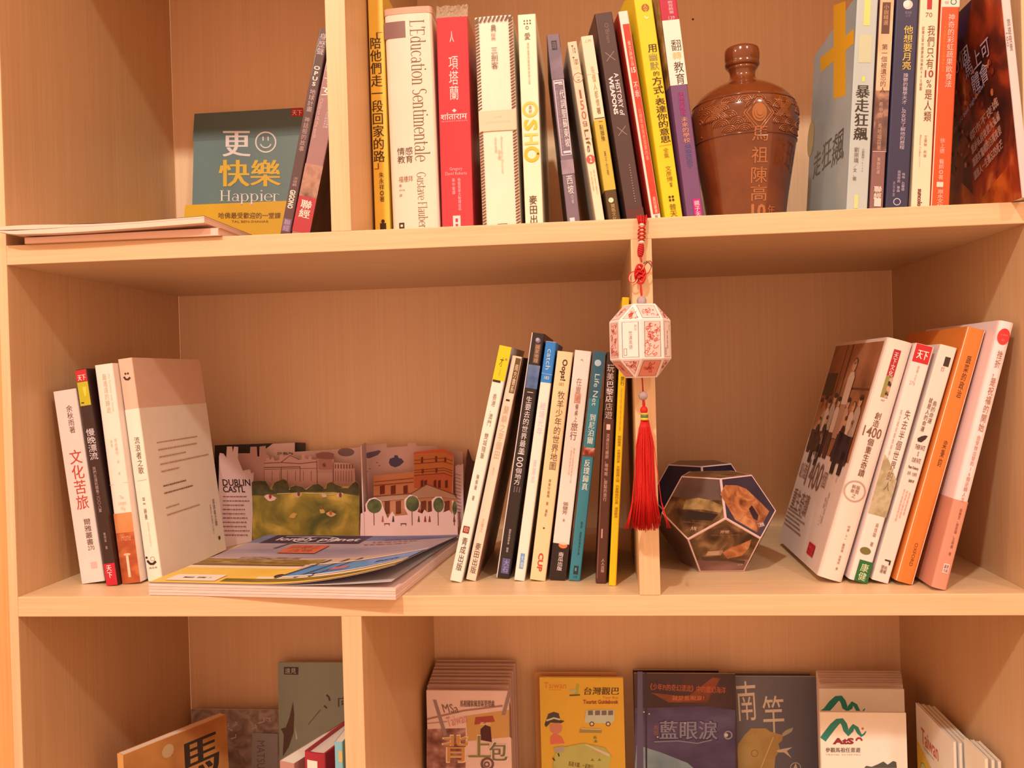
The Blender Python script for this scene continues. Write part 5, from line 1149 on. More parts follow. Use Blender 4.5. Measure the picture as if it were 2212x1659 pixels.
# ================================================================== paper dodecahedra
def dodeca(label, px, yc, a, rot, pics, dark=False):
    R1, R2 = 0.85065 * a, 1.37638 * a
    zz = 0.965
    h1, h2, h3 = 0.85065 * a * zz, 1.37638 * a * zz, 2.22703 * a * zz
    X = hy((px, 1110), yc).x
    root = empty('paper_dodecahedron', Matrix.Translation((X, yc, 0.0004)) @ Matrix.Rotation(rot, 4, 'Z'), label, 'paper model')
    def ring_(r, z, off): return [Vector((r * math.cos(math.radians(-126 + 72 * k + off)), r * math.sin(math.radians(-126 + 72 * k + off)), z)) for k in range(5)]
    B, M1, M2, T_ = ring_(R1, 0, 0), ring_(R2, h1, 0), ring_(R2, h2, 36), ring_(R1, h3, 36)
    faces = [[B[4], B[3], B[2], B[1], B[0]], T_]
    for k in range(5):
        j = (k + 1) % 5
        faces.append([B[k], B[j], M1[j], M2[k], M1[k]])
    for k in range(5):
        j = (k + 1) % 5
        faces.append([M2[k], M1[j], M2[j], T_[j], T_[k]])
    cen = Vector((0, 0, h3 / 2))
    edge_m = mat((236, 190, 156), 0.6) if not dark else mat((200, 150, 120), 0.6)
    for fi, P in enumerate(faces):
        c0 = sum(P, Vector()) / 5
        nrm = (P[1] - P[0]).cross(P[2] - P[1]).normalized()
        if nrm.dot(c0 - cen) < 0: nrm = -nrm; P = P[::-1]
        fo = meshobj('face_card', *cardgeo([p - nrm * 0.0006 for p in P], nrm, 0.0006), edge_m, root)
        up = (Vector((0, 0, 1)) - nrm * nrm.z); up = up.normalized() if up.length > 0.01 else Vector((0, 1, 0))
        rt = up.cross(nrm)
        def fn(u, v, o_, c0=c0, rt=rt, up=up, nrm=nrm): return c0 + rt * u + up * v + nrm * o_
        cv = Canvas(fo, fn, rough=0.28)
        I = [c0 + (p - c0) * 0.955 for p in P]
        uv = [((p - c0).dot(rt), (p - c0).dot(up)) for p in I]
        def cut(lo, hi):
            """the pentagon between heights lo and hi"""
            def clip(poly, sgn, val):
                out = []
                for i in range(len(poly)):
                    p_, q_ = poly[i], poly[(i + 1) % len(poly)]
                    a_, b_ = sgn * (p_[1] - val), sgn * (q_[1] - val)
                    if a_ >= 0: out.append(p_)
                    if a_ * b_ < 0:
                        t = a_ / (a_ - b_); out.append((p_[0] + (q_[0] - p_[0]) * t, p_[1] + (q_[1] - p_[1]) * t))
                return out
            return clip(clip(uv, 1, lo), -1, hi)
        pics(fi, cv, uv, cut, a)
        cv.flush()
    return root
RD = (250, 222, 178)
def pics_front(fi, cv, uv, cut, a):
    rock = mottle([(0.3, (116, 56, 26)), (0.5, (178, 100, 50)), (0.7, (214, 136, 76))], 70, dist=1.2, rough=0.28, ref=RD)
    dkl = mottle([(0.35, (58, 32, 16)), (0.55, (112, 72, 36)), (0.7, (160, 116, 68))], 60, dist=0.8, rough=0.28, ref=RD)
    sea = mottle([(0.35, (120, 74, 56)), (0.6, (160, 108, 84))], 20, (1, 1, 3), rough=0.28, ref=RD)
    sky = mottle([(0.35, (84, 58, 46)), (0.6, (126, 92, 70))], 12, rough=0.28, ref=RD)
    blue = mottle([(0.35, (52, 38, 44)), (0.6, (72, 54, 56))], 14, rough=0.28, ref=RD)
    if fi == 2:       # lower face turned to the room
        cv.poly(uv, dkl, 'photo'); cv.poly(cut(-0.05, -0.33 * a), sea, 'photo')
        cv.poly([(-0.02 * a, -0.12 * a), (0.15 * a, 0.02 * a), (0.36 * a, 0.10 * a), (0.60 * a, 0.24 * a), (0.56 * a, 0.0), (0.42 * a, -0.22 * a), (0.1 * a, -0.30 * a)], rock, 'photo'); cv.poly([(-0.35 * a, -0.08 * a), (0.0, -0.06 * a), (-0.05 * a, -0.2 * a), (-0.4 * a, -0.2 * a)], mottle([(0.4, (150, 104, 66)), (0.6, (196, 150, 106))], 90, rough=0.28, ref=RD), 'photo')
        cv.poly([(-0.5 * a, -0.22 * a), (0.5 * a, -0.36 * a), (0.48 * a, -0.46 * a), (0.1 * a, -0.36 * a), (-0.45 * a, -0.34 * a)], (84, 58, 36), 'photo')
        cv.text('芹壁', -0.10 * a, 0.10 * a, 0.42 * a, 0.50 * a, (220, 180, 140), 'h', 0.03); cv.text('QINBI VILLAGE, BEIGAN', -0.30 * a, 0.32 * a, 0.355 * a, 0.385 * a, (170, 110, 74), 'h'); cv.text('北竿', 0.34 * a, 0.46 * a, -0.50 * a, -0.44 * a, (220, 180, 140), 'h', 0.02)
    elif fi == 11:     # upper left
        cv.poly(uv, sky, 'photo'); cv.poly(cut(-2, 0.15 * a), dkl, 'photo'); cv.poly([(-0.25 * a, 0.10 * a), (0.05 * a, 0.17 * a), (0.35 * a, 0.13 * a), (0.70 * a, 0.02 * a), (0.66 * a, -0.14 * a), (0.2 * a, -0.10 * a), (-0.28 * a, -0.13 * a)], mottle([(0.35, (110, 80, 36)), (0.6, (176, 130, 70))], 80, rough=0.28, ref=RD), 'photo'); cv.poly([(-0.15 * a, -0.14 * a), (0.62 * a, -0.18 * a), (0.5 * a, -0.34 * a), (-0.15 * a, -0.36 * a)], (48, 34, 26), 'photo')
        cv.text('大坵', 0.02 * a, 0.17 * a, -0.60 * a, -0.51 * a, (220, 180, 140), 'h', 0.03); cv.text('DAQIU ISLAND', -0.2 * a, 0.25 * a, -0.44 * a, -0.41 * a, (150, 104, 74), 'h')
    elif fi == 7:   # upper right
        cv.poly(uv, blue, 'photo')
        cv.poly([(-0.7 * a, 0.30 * a), (-0.45 * a, 0.5 * a), (-0.1 * a, 0.46 * a), (0.15 * a, 0.35 * a), (0.45 * a, -0.05 * a), (0.58 * a, -0.25 * a), (0.3 * a, -0.45 * a), (-0.05 * a, -0.68 * a), (-0.55 * a, -0.32 * a)], rock, 'photo'); cv.poly([(-0.02 * a, -0.12 * a), (0.12 * a, -0.05 * a), (0.2 * a, -0.3 * a), (0.1 * a, -0.42 * a), (0.0, -0.35 * a)], (56, 36, 36), 'photo')
        cv.text('三連嶼', 0.05 * a, 0.26 * a, -0.57 * a, -0.47 * a, (225, 190, 160), 'h', 0.03)
    else:
        cv.poly(uv, dkl if fi % 2 else sky, 'photo')
def pics_dark(fi, cv, uv, cut, a):
    cv.poly(uv, mottle([(0.35, (30, 22, 34)), (0.6, (52, 38, 48))], 20, rough=0.25, key=str(fi % 3)), 'photo')
FA = 0.0408
fb = hz((1546, 1236), 0.0)
dodeca('paper dodecahedron of coastal photos standing right of the middle divider', 1546, fb.y + 0.688 * FA + 0.001, FA, 0.03, pics_front)
dodeca('dark paper dodecahedron half hidden behind the coastal photo one', 1512, 0.222, FA, -0.02, pics_dark)

# ================================================================== hanging paper lantern with tassel
LX0 = hy((1387, 500), -0.006)
red = mat((214, 26, 22), 0.55, var=0.15, scale=400)
dred = mat((196, 30, 26), 0.5, var=0.2, scale=500)
gold = mat((0.80, 0.48, 0.16), 0.3, raw=True, metallic=0.6)
lan = empty('hanging_lantern', (LX0.x, -0.02, 0.2), 'faceted paper lantern with red cord and tassel hanging from the upper shelf edge', 'lantern')
LO = Vector((LX0.x, -0.02, 0.2))
def lp(px, y): return hy(px, y) - LO
def part(name, geo, mt, smooth=True, kind=None, parent=None): return meshobj(name, geo[0], geo[1], mt, parent or lan, smooth, kind)
# knotted grip held on the shelf edge: tuft, wrapped barrel, two pale collars
rnd = random.Random(2)
g = []
base = lp((1387, 486), -0.006)
for i in range(60):
    dx, dy = (rnd.random() - 0.5) * 0.0072, (rnd.random() - 0.5) * 0.004
    g.append(tube([base + Vector((dx * 0.8, dy, 0)), base + Vector((dx, dy + 0.001, 0.004)), base + Vector((dx * 1.25, dy + 0.0025, 0.0065 + rnd.random() * 0.0025))], 0.0003, 4))
part('cord_tuft', merge(g), red, kind='stuff')
def barrel(name, y0, y1, r, mt, yd=-0.006, bulge=1.1, x=1386):
    a, b_ = lp((x, y0), yd), lp((x, y1), yd)
    n = 8
    P = [a + (b_ - a) * i / n for i in range(n + 1)]
    return part(name, tube(P, [r * (0.8 + (bulge - 0.8) * math.sin(math.pi * i / n)) for i in range(n + 1)], 16), mt)
barrel('collar', 483, 489, 0.0024, mat((245, 205, 160), 0.5)); core = barrel('wrapped_grip', 489, 521, 0.0024, mat((226, 168, 110), 0.5), bulge=1.15)
g = []
a, b_ = lp((1386.5, 489), -0.006), lp((1385.5, 521), -0.006)
for ph in (0, math.pi):
    for sg in (1, -1):
        P = []
        for i in range(49):
            t = i / 48; an = ph + sg * t * 4 * math.pi
            r = 0.0027 * (0.85 + 0.3 * math.sin(math.pi * t))
            P.append(a + (b_ - a) * t + Vector((math.cos(an) * r, math.sin(an) * r, 0)))
        g.append(tube(P, 0.00055, 5))
part('grip_binding', merge(g), dred)
barrel('collar', 520, 527, 0.0024, mat((245, 205, 160), 0.5), x=1385.5)
def braid(name, p0, p1, r, turns, y0, y1, mt, rad=0.0009):
    A, B = lp(p0, y0), lp(p1, y1); g = []
    for k in range(3):
        P = []
        for i in range(60):
            t = i / 59; an = 2 * math.pi * (k / 3 + turns * t); q = r * (0.55 + 0.45 * math.sin(math.pi * t))
            P.append(A + (B - A) * t + Vector((math.cos(an) * q, math.sin(an) * q * 0.8, 0)))
        g.append(tube(P, rad, 6))
    return part(name, merge(g), mt)
braid('knot', (1385, 527), (1383, 554), 0.0021, 2.0, -0.006, -0.007, dred)
braid('cord', (1383, 552), (1386, 566), 0.0004, 2, -0.007, -0.008, dred, 0.0005)
# double-connection knot with two pale loops
kc = lp((1383, 592), -0.0095)
g = []
for i in range(7):
    an = i * 0.9
    P = []
    for k in range(26):
        t = 2 * math.pi * k / 26
        P.append(kc + Vector((0.0042 * math.cos(t) * math.cos(an) - 0.0022 * math.sin(t) * math.sin(an), 0.0017 * math.sin(2 * t + i), 0.0078 * math.sin(t) * (0.5 + 0.5 * math.cos(an * 0.5)) + 0.003 * math.cos(t) * math.sin(an))))
    g.append(tube(P, 0.00085, 6, True))
part('decorative_knot', merge(g), red)
for sx, dz, nm in ((-1, -0.003, 'knot_loop'), (1, 0.0045, 'knot_loop')):
    P = []
    for k in range(24):
        t = 2 * math.pi * k / 24
        P.append(kc + Vector((sx * (0.0055 + 0.0036 * math.cos(t)), 0.0005, dz + 0.0046 * math.sin(t) + 0.003 * math.cos(t) * (1 if sx > 0 else -0.3))))
    part(nm, tube(P, 0.0006, 6, True), mat((248, 190, 130), 0.4))
    P2 = [p + Vector((sx * 0.0006, -0.0004, 0.0006)) for p in P]
    part('loop_thread', tube(P2, 0.0004, 6, True), dred)
P = [kc + Vector((0.003 + 0.0075 * t, -0.001, 0.0085 + 0.0018 * math.sin(t * 5))) for t in [i / 10 for i in range(11)]]
part('metal_ring', tube(P, 0.0006, 6), mat((0.25, 0.2, 0.16), 0.3, raw=True, metallic=0.8))
YL = -0.0275
braid('cord', (1384, 612), (1386, 643), 0.0005, 3, -0.011, -0.024, dred, 0.0005)
glass = bpy.data.materials.new('bead_glass'); glass.use_nodes = True
gb = glass.node_tree.nodes['Principled BSDF']
gb.inputs['Base Color'].default_value = (0.62, 0.55, 0.70, 1); gb.inputs['Roughness'].default_value = 0.05; gb.inputs['Transmission Weight'].default_value = 0.55; gb.inputs['IOR'].default_value = 1.45
def bead(px, y, r):
    p_ = lp(px, y)
    V, F = lathe([(max(0.0004, r * math.sin(math.pi * i / 14)), -r * math.cos(math.pi * i / 14)) for i in range(15)], 24)
    part('glass_bead', ([(v[0] + p_.x, v[1] + p_.y, v[2] + p_.z) for v in V], F), glass)
bead((1386, 650), -0.0255, 0.0040)
# the lantern body
LS = ((hy((1383, 737), YL) - CAMP).dot(_fw)) / FPX
R = 65.5 * LS
c3 = lp((1383, 735), YL)
zt_, zb_ = 41 * LS, -41 * LS
side = 2 * R * math.sin(math.radians(22.5))
bt = [c3 + Vector((R * math.sin(math.radians(45 * k)), -R * math.cos(math.radians(45 * k)), zt_)) for k in range(8)]
bb = [v + Vector((0, 0, zb_ - zt_)) for v in bt]
rq = side / math.sqrt(2)
ht = zt_ + 36 * LS; hb = zb_ - 40 * LS
tt = [c3 + Vector((rq * math.sin(math.radians(-22.5 + 90 * k)), -rq * math.cos(math.radians(-22.5 + 90 * k)), ht)) for k in range(4)]
tb = [v + Vector((0, 0, hb - ht)) for v in tt]
faces = []
for k in range(8):
    j = (k + 1) % 8
    faces.append(('belt', [bb[k], bb[j], bt[j], bt[k]]))
    if k % 2 == 0:
        q0, q1 = tt[k // 2], tt[(k // 2 + 1) % 4]
        faces.append(('top', [bt[k], bt[j], q1, q0])); faces.append(('low', [tb[k // 2], tb[(k // 2 + 1) % 4], bb[j], bb[k]]))
    else:
        q = (k // 2 + 1) % 4
        faces.append(('toptri', [bt[k], bt[j], tt[q]])); faces.append(('lowtri', [tb[q], bb[j], bb[k]]))
faces.append(('cap', tt)); faces.append(('cap', tb[::-1]))
card_m = mat((255, 226, 190), 0.5)
tint, ink, grey = (250, 200, 164), (196, 62, 40), (104, 66, 50)
rnd = random.Random(21)
cc = c3
for fi, (kind_, P) in enumerate(faces):
    c0 = sum(P, Vector()) / len(P)
    nrm = (P[1] - P[0]).cross(P[2] - P[1]).normalized()
    if nrm.dot(c0 - cc) < 0: P = P[::-1]; nrm = -nrm
    fo = meshobj('lantern_panel', *cardgeo([p - nrm * 0.0005 for p in P], nrm, 0.0005), card_m, lan)
    up = Vector((0, 0, 1)) - nrm * nrm.z
    up = up.normalized() if up.length > 0.05 else Vector((0, 1, 0))
    rt = up.cross(nrm)
    cv = Canvas(fo, (lambda u, v, o_, c0=c0, rt=rt, up=up, nrm=nrm: c0 + rt * u + up * v + nrm * o_), rough=0.5, eps=0.00002, base=0.00006)
    uv = [((p - c0).dot(rt), (p - c0).dot(up)) for p in P]
    k_ = 0.80 if kind_ in ('belt', 'top', 'low') else 0.68
    if kind_ == 'cap': continue
    iu = [(u * (0.72 if kind_ == 'belt' else k_), v * (0.9 if kind_ == 'belt' else k_)) for u, v in uv]
    plain = kind_ == 'belt' and (fi // 3) % 2 == 1
    bk = [bp for bp in faces]
    kk = [i for i, q in enumerate([f_ for f_ in faces if f_[0] == 'belt']) if q[1] is faces[fi][1]] if kind_ == 'belt' else []
    plain = bool(kk) and kk[0] % 2 == 1
    cv.poly(iu, (255, 230, 194) if plain else (tint if kind_ != 'low' else (240, 150, 115)), 'panel_print')
    cv.stroke(iu, 0.00045, grey, 'panel_border', closed=True)
    us, vs_ = [q[0] for q in iu], [q[1] for q in iu]
    if plain:
        cv.text('世運風德', -0.0013, 0.0017, min(vs_) * 0.55, max(vs_) * 0.5, (130, 110, 84), 'v', 0.0); cv.text('詩曰', max(us) * 0.5, max(us) * 0.8, max(vs_) * 0.5, max(vs_) * 0.85, (150, 128, 100), 'v'); cv.frame(min(us) * 0.85, min(us) * 0.45, min(vs_) * 0.9, min(vs_) * 0.5, 0.0004, (150, 128, 100), 'seal')
    else:
        n_ = 34 if kind_ == 'belt' else 15
        for q in range(n_):
            for tries in range(20):
                w1 = [rnd.random() for _ in iu]; sm = sum(w1); u = sum(a_ * b_[0] for a_, b_ in zip(w1, iu)) / sm; v = sum(a_ * b_[1] for a_, b_ in zip(w1, iu)) / sm
                if kind_ == 'belt': u = (rnd.random() - 0.5) * 1.7 * max(us); v = (rnd.random() - 0.5) * 1.75 * max(vs_)
                break
            r0 = 0.0006 + rnd.random() * (0.0011 if kind_ == 'belt' else 0.0007); a0 = rnd.random() * 6.28
            cv.stroke([(u + r0 * (1 + 0.12 * t) * math.cos(a0 + t * 0.55) * (0.8 if kind_ == 'belt' else 0.7), v + r0 * 0.9 * math.sin(a0 + t * 0.62)) for t in range(9)], 0.00042, ink, 'panel_pattern')
    cv.flush()
# lower string, bead and tassel
YTs = -0.0245
P = [lp((1387, 815), YL), lp((1388, 830), -0.0265), lp((1389, 846), -0.0255)]
part('cord', tube(P, 0.0006, 6), dred)
bead((1389, 855), -0.025, 0.0038)
braid('cord', (1390, 864), (1391, 882), 0.0007, 2, -0.025, YTs, dred, 0.0006)
p_ = lp((1391, 886), YTs)
V, F = lathe([(max(0.0003, 0.0031 * math.sin(math.pi * i / 10)), -0.0034 * math.cos(math.pi * i / 10)) for i in range(11)], 16)
part('tassel_head', ([(v[0] + p_.x, v[1] + p_.y, v[2] + p_.z) for v in V], F), red)
for y0_, y1_, col in ((892, 896, (224, 190, 60)), (896, 902, (96, 120, 60)), (902, 908, (236, 190, 50))):
    a, b_ = lp((1392, y0_), YTs), lp((1392, y1_), YTs)
    part('binding_thread', tube([a, (a + b_) / 2, b_], [0.0030, 0.0032, 0.0031], 16), mat(col, 0.4))
g = []
a = lp((1392, 907), YTs)
for i in range(420):
    an = rnd.random() * 6.283; rr = math.sqrt(rnd.random())
    L_ = 0.0855 + rnd.random() * 0.0075 - 0.004 * rr
    sp = 0.0095 * rr
    ox, oy = math.cos(an), math.sin(an) * 0.55
    wob = (rnd.random() - 0.5) * 0.004
    P = []
    for t in (0, 0.08, 0.25, 0.5, 0.75, 1.0):
        w_ = (0.0026 + (sp - 0.0026 * rr) * 0 ) * rr if t == 0 else rr * (0.0026 + 0.0043 * min(1, t / 0.25) ** 0.7 + 0.0016 * t)
        tip = max(0, t - 0.7) ** 2 * 0.035 * rr
        P.append(a + Vector((ox * (w_ + tip) + wob * t * t - 0.0012 * t, oy * w_, -L_ * t)))
    g.append(tube(P, [0.0004, 0.0004, 0.0004, 0.0004, 0.00036, 0.00028], 3))
for i in range(14):
    s_ = rnd.choice([-1, -1, 1]); P = []
    for t in (0, 0.2, 0.5, 0.75, 0.9, 1.0): P.append(a + Vector((s_ * (0.003 + 0.006 * min(1, t * 3) + (t ** 4) * (0.006 + rnd.random() * 0.004)), -0.004, -0.088 * t)))
    g.append(tube(P, 0.00028, 3))
part('tassel_strands', merge(g), mat((222, 20, 16), 0.5, var=0.25, scale=900), True, 'stuff')

# ================================================================== lower bay
RL = (222, 160, 112)          # how plain white paper looks in the shade of this bay
def lowcard(name, label, tl, tr, y, color, th, lean=0.05, group=None, cat='brochure', page=None):
    o, fc, c, w, h = faceout(name, label, tl, tr, y, ZB + 0.0005, None, lean, color, th, cat, RL, group, 0.0, page)
    return o, fc, Canvas(fc, lmap(o), RL), w, h
bpy.context.view_layer.update()
def canvas_for(o, fc):
    bpy.context.view_layer.update()
    return Canvas(fc, lmap(o), RL)
# --- left compartment
o, fc, c, w, h = lowcard('magazine', 'grey green magazine with a bird drawing at the back of the lower left bay', (600, 1436), (852, 1428), 0.312, (150, 124, 88), 0.005, 0.03, cat='magazine')
c = canvas_for(o, fc); LX = lambda x, y: (220 + x / 3.814, 1320 + y / 3.814)
c.poly([LX(*p) for p in [(1500, 460), (1620, 462), (1618, 525), (1500, 522)]], (62, 40, 42), 'label'); c.text('遠見', LX(1508, 0)[0], LX(1600, 0)[0], LX(0, 515)[1], LX(0, 470)[1], (205, 160, 125), 'h', 0.0)
c.poly([LX(*p) for p in [(1575, 745), (1585, 850), (1580, 1000), (1540, 1120), (1490, 1200), (1500, 1000), (1545, 880)]], (96, 52, 38), 'bird_drawing'); c.poly([LX(*p) for p in [(1475, 970), (1530, 955), (1530, 990), (1500, 1020)]], (96, 52, 38), 'bird_drawing'); c.poly([LX(*p) for p in [(1590, 950), (1612, 1050), (1600, 1060)]], (226, 180, 130), 'bird_drawing')
c.stroke([LX(1850, 690), LX(1870, 710), LX(1878, 740)], 4, (70, 54, 40), 'bird_drawing'); c.stroke([LX(1830, 780), LX(1855, 800)], 3.5, (70, 54, 40), 'bird_drawing'); c.stroke([LX(1700, 935), LX(1800, 815)], 1.4, (80, 60, 44), 'bird_drawing')
c.text('向', LX(1945, 0)[0], LX(2060, 0)[0], LX(0, 790)[1], LX(0, 700)[1], (90, 60, 44), 'h', 0.0, 'title'); c.flush()
o, fc, c, w, h = lowcard('booklet', 'pinkish grey map-covered booklet at the back of the lower left bay', (413, 1534), (602, 1532), 0.313, mottle([(0.3, (112, 66, 44)), (0.5, (146, 94, 66)), (0.7, (176, 122, 90))], 45, dist=1.5, ref=RL), 0.004, 0.03, cat='booklet')
c = canvas_for(o, fc); rnd = random.Random(4)
for i in range(26):
    x, y = 425 + rnd.random() * 165, 1540 + rnd.random() * 110; a_ = rnd.random() * 3.1; l_ = 8 + rnd.random() * 16
    c.stroke([(x, y), (x + l_ * 0.5 * math.cos(a_) + 3, y + l_ * 0.5 * math.sin(a_)), (x + l_ * math.cos(a_ + 0.5), y + l_ * math.sin(a_ + 0.5))], 3, (190, 132, 98), 'map_lines')
c.poly([(545, 1583), (600, 1585), (600, 1665), (543, 1665)], (150, 112, 88), 'label'); c.text('MATSU', 555, 572, 1660, 1600, (120, 70, 60), 'r', 0.0); c.flush()
b = Book('orange book with a black brush character, standing against the left side', (250, 1629), (258, 1760), (273, 1626), 'L', mat((214, 92, 26), 0.45, RL), ZB, 0.095, W=0.125, yaw=-0.50, r=0.0015)
Rf = b.rf; W_, H_ = b.W, b.H
Rf.rect(0.0, W_, 0, H_ - 0.0006, mottle([(0.35, (150, 70, 24)), (0.6, (178, 92, 34))], 18, ref=RL), 'cover_print')
bk = mat((48, 26, 14), 0.5, RL)
Rf.text('馬', 0.064, 0.112, H_ - 0.056, H_ - 0.014, bk, 'h', 0.05, 'title'); Rf.text('祖\n列島', 0.022, 0.066, H_ - 0.080, H_ - 0.040, mat((96, 56, 26), 0.5, RL), 'h', 0.03, 'title'); Rf.disc(0.05, H_ - 0.014, 0.007, mat((176, 112, 60), 0.5, RL), 'emblem'); b.p(1626, 1800, 0, 1, mat((226, 130, 56), 0.45, RL)); b.done()
b = Book('thick book with cream page top standing angled in the lower left bay', (604, 1643), (606, 1760), (644, 1648), 'L', mat((176, 96, 66), 0.45, RL), ZB + 0.0003, 0.085, W=0.145, yaw=-0.34, hard=False, page=mat((232, 170, 112), 0.7, RL)); b.done()
b = Book('red hardback with a white spine label beside the lower divider', (658, 1622), (660, 1760), (710, 1630), 'L', mat((158, 26, 26), 0.4, RL), ZB + 0.0003, 0.068, W=0.13, yaw=-0.24, hard=True, page=mat((214, 150, 104), 0.7, RL), bulge=0.0015)
b.p(1642, 1668, 0.16, 0.66, mat((226, 170, 140), 0.5, RL), 'label'); b.done()
b = Book('thin pale blue booklet squeezed beside the lower divider', (722, 1603), (726, 1760), (742, 1606), 'L', mat((124, 138, 150), 0.45, RL), ZB, 0.030, W=0.04, yaw=-0.03, name='booklet', cat='booklet')
b.p(1622, 1646, 0.5, 0.95, mat((200, 130, 60), 0.5, RL), 'emblem'); b.done()
# --- right compartment: stack of pink brochures
pk = (226, 152, 116)
ORD = ['first', 'second', 'third', 'fourth', 'fifth', 'sixth', 'seventh', 'eighth', 'ninth']
for k in range(8, 0, -1):
    t = k / 8
    o, fc, c, w, h = lowcard('brochure', ORD[k] + ' pink brochure from the front of the stack beside the lower divider', (920 + 22 * t, 1490 - 62 * t), (1096 + 19 * t, 1488 - 60 * t), 0.240 + 0.074 * t, (196, 120, 84) if k % 2 else (176, 104, 70), 0.0055, 0.02, 'stacked pink brochures')
o, fc, c, w, h = lowcard('brochure', 'pink brochure with a red gate picture at the front of its stack', (921, 1494), (1101, 1490), 0.236, pk, 0.003, 0.02, 'stacked pink brochures')
c = canvas_for(o, fc); MX = lambda x, y: (860 + x / 4.254, 1380 + y / 4.254)
def poly_(pts, col, name='picture'): c.poly([MX(*p) for p in pts], col, name)
def str_(pts, w_, col, name='drawing'): c.stroke([MX(*p) for p in pts], w_, col, name)
poly_([(262, 830), (620, 820), (620, 1187), (262, 1187)], mottle([(0.35, (110, 50, 34)), (0.55, (160, 86, 60)), (0.7, (196, 126, 96))], 80, ref=RL), 'photo')
str_([(265, 738), (600, 660), (960, 615)], 4, (160, 92, 66)); str_([(265, 778), (450, 760)], 2.5, (176, 106, 80))
poly_([(620, 710), (1040, 650), (1050, 900), (640, 940)], (198, 120, 52), 'gate_wall'); poly_([(1040, 640), (1020, 560), (1024, 900), (1050, 920)], (126, 66, 44), 'photo')
poly_([(710, 720), (870, 705), (890, 760), (700, 790)], (160, 52, 34), 'gate_roof'); poly_([(755, 930), (757, 830), (800, 790), (850, 810), (862, 950)], (74, 22, 16), 'gate_arch'); c.text('馬祖', MX(750, 0)[0], MX(850, 0)[0], MX(0, 795)[1], MX(0, 765)[1], (226, 170, 140), 'h', 0.02)
poly_([(320, 560), (350, 560), (450, 880), (420, 900)], (150, 96, 72), 'pole'); poly_([(1010, 480), (1045, 470), (985, 700), (950, 700)], (150, 96, 72), 'pole')
c.text('MSa', MX(410, 0)[0], MX(550, 0)[0], MX(0, 680)[1], MX(0, 600)[1], (120, 66, 46), 'h', 0.0, 'lettering', 0.3); c.text('馬祖國家風景區管理處', MX(570, 0)[0], MX(885, 0)[0], MX(0, 625)[1], MX(0, 565)[1], (110, 60, 42), 'h', 0.02, 'lettering'); c.text('Taiwan', MX(445, 0)[0], MX(630, 0)[0], MX(0, 790)[1], MX(0, 700)[1], (200, 100, 76), 'h', 0.0, 'lettering', 0.0, -0.25)
for ch, x0_, x1_, y0_, y1_, col in (('背', 420, 640, 890, 1130, (200, 112, 46)), ('上', 650, 850, 890, 1090, (130, 96, 40)), ('包', 840, 1000, 950, 1120, (110, 84, 52))):
    c.text(ch, MX(x0_ - 12, 0)[0], MX(x1_ + 12, 0)[0], MX(0, y1_ + 10)[1], MX(0, y0_ - 10)[1], (236, 180, 140), 'h', 0.09, 'title_outline'); c.text(ch, MX(x0_, 0)[0], MX(x1_, 0)[0], MX(0, y1_)[1], MX(0, y0_)[1], col, 'h', 0.035, 'title')
c.ring(*MX(820, 1150), 12, 5, (110, 60, 44), 'spiral'); c.ring(*MX(815, 1155), 5, 3, (110, 60, 44), 'spiral'); c.flush()
# --- yellow orange guide
o, fc, c, w, h = lowcard('guide_booklet', 'orange guide booklet peeking out behind its twin', (1154, 1451), (1332, 1456), 0.310, (196, 104, 40), 0.004, 0.02, 'orange guide booklets', 'booklet')
o, fc, c, w, h = lowcard('guide_booklet', 'orange guide booklet with a bus and a man in a hat', (1165, 1462), (1346, 1466), 0.296, (226, 140, 32), 0.005, 0.02, 'orange guide booklets', 'booklet')
c = canvas_for(o, fc)
c.text('Taiwan', MX(1340, 0)[0], MX(1545, 0)[0], MX(0, 455)[1], MX(0, 400)[1], (214, 96, 30), 'h', 0.0); c.text('THE HEART OF ASIA', MX(1380, 0)[0], MX(1500, 0)[0], MX(0, 475)[1], MX(0, 463)[1], (205, 100, 30), 'h'); c.text('台灣觀巴', MX(1710, 0)[0], MX(2030, 0)[0], MX(0, 515)[1], MX(0, 445)[1], (84, 50, 20), 'h', 0.04, 'title', -0.1); c.text('Tour Bus', MX(1880, 0)[0], MX(2020, 0)[0], MX(0, 550)[1], MX(0, 530)[1], (205, 96, 24), 'h', 0.02); c.text('Tourist Guidebook', MX(1700, 0)[0], MX(2025, 0)[0], MX(0, 598)[1], MX(0, 560)[1], (150, 40, 20), 'h', 0.03)
poly_([(1640, 410), (1665, 420), (1650, 520), (1625, 520)], (170, 140, 40), 'sprig'); str_([(1575, 520), (1670, 515)], 3, (90, 60, 30), 'sprig'); str_([(1575, 470), (1640, 480)], 4, (176, 150, 96), 'sprig')
poly_([(1345, 790), (1360, 745), (1440, 735), (1530, 755), (1500, 775), (1400, 770), (1360, 812)], (70, 44, 34), 'hat'); poly_([(1360, 750), (1380, 690), (1430, 672), (1475, 685), (1490, 740), (1430, 725)], (76, 50, 38), 'hat'); str_([(1362, 752), (1430, 728), (1488, 742)], 3.5, (206, 160, 120), 'hat')
poly_([(1390, 790), (1470, 770), (1510, 800), (1500, 850), (1450, 890), (1400, 850)], (206, 104, 66), 'face'); poly_([(1400, 900), (1440, 870), (1500, 900), (1530, 960), (1400, 970)], (218, 90, 56), 'shirt')
poly_([(1730, 655), (1985, 650), (1990, 740), (1960, 780), (1710, 770)], (196, 164, 116), 'bus')
for x in (1745, 1810, 1870, 1930): poly_([(x, 660), (x + 45, 657), (x + 45, 700), (x, 702)], (120, 84, 62), 'bus_window')
for x in (1780, 1930): c.disc(*MX(x, 782), 5.2, (70, 44, 26), 'bus_wheel'); c.disc(*MX(x, 782), 3.2, (226, 190, 150), 'bus_wheel')
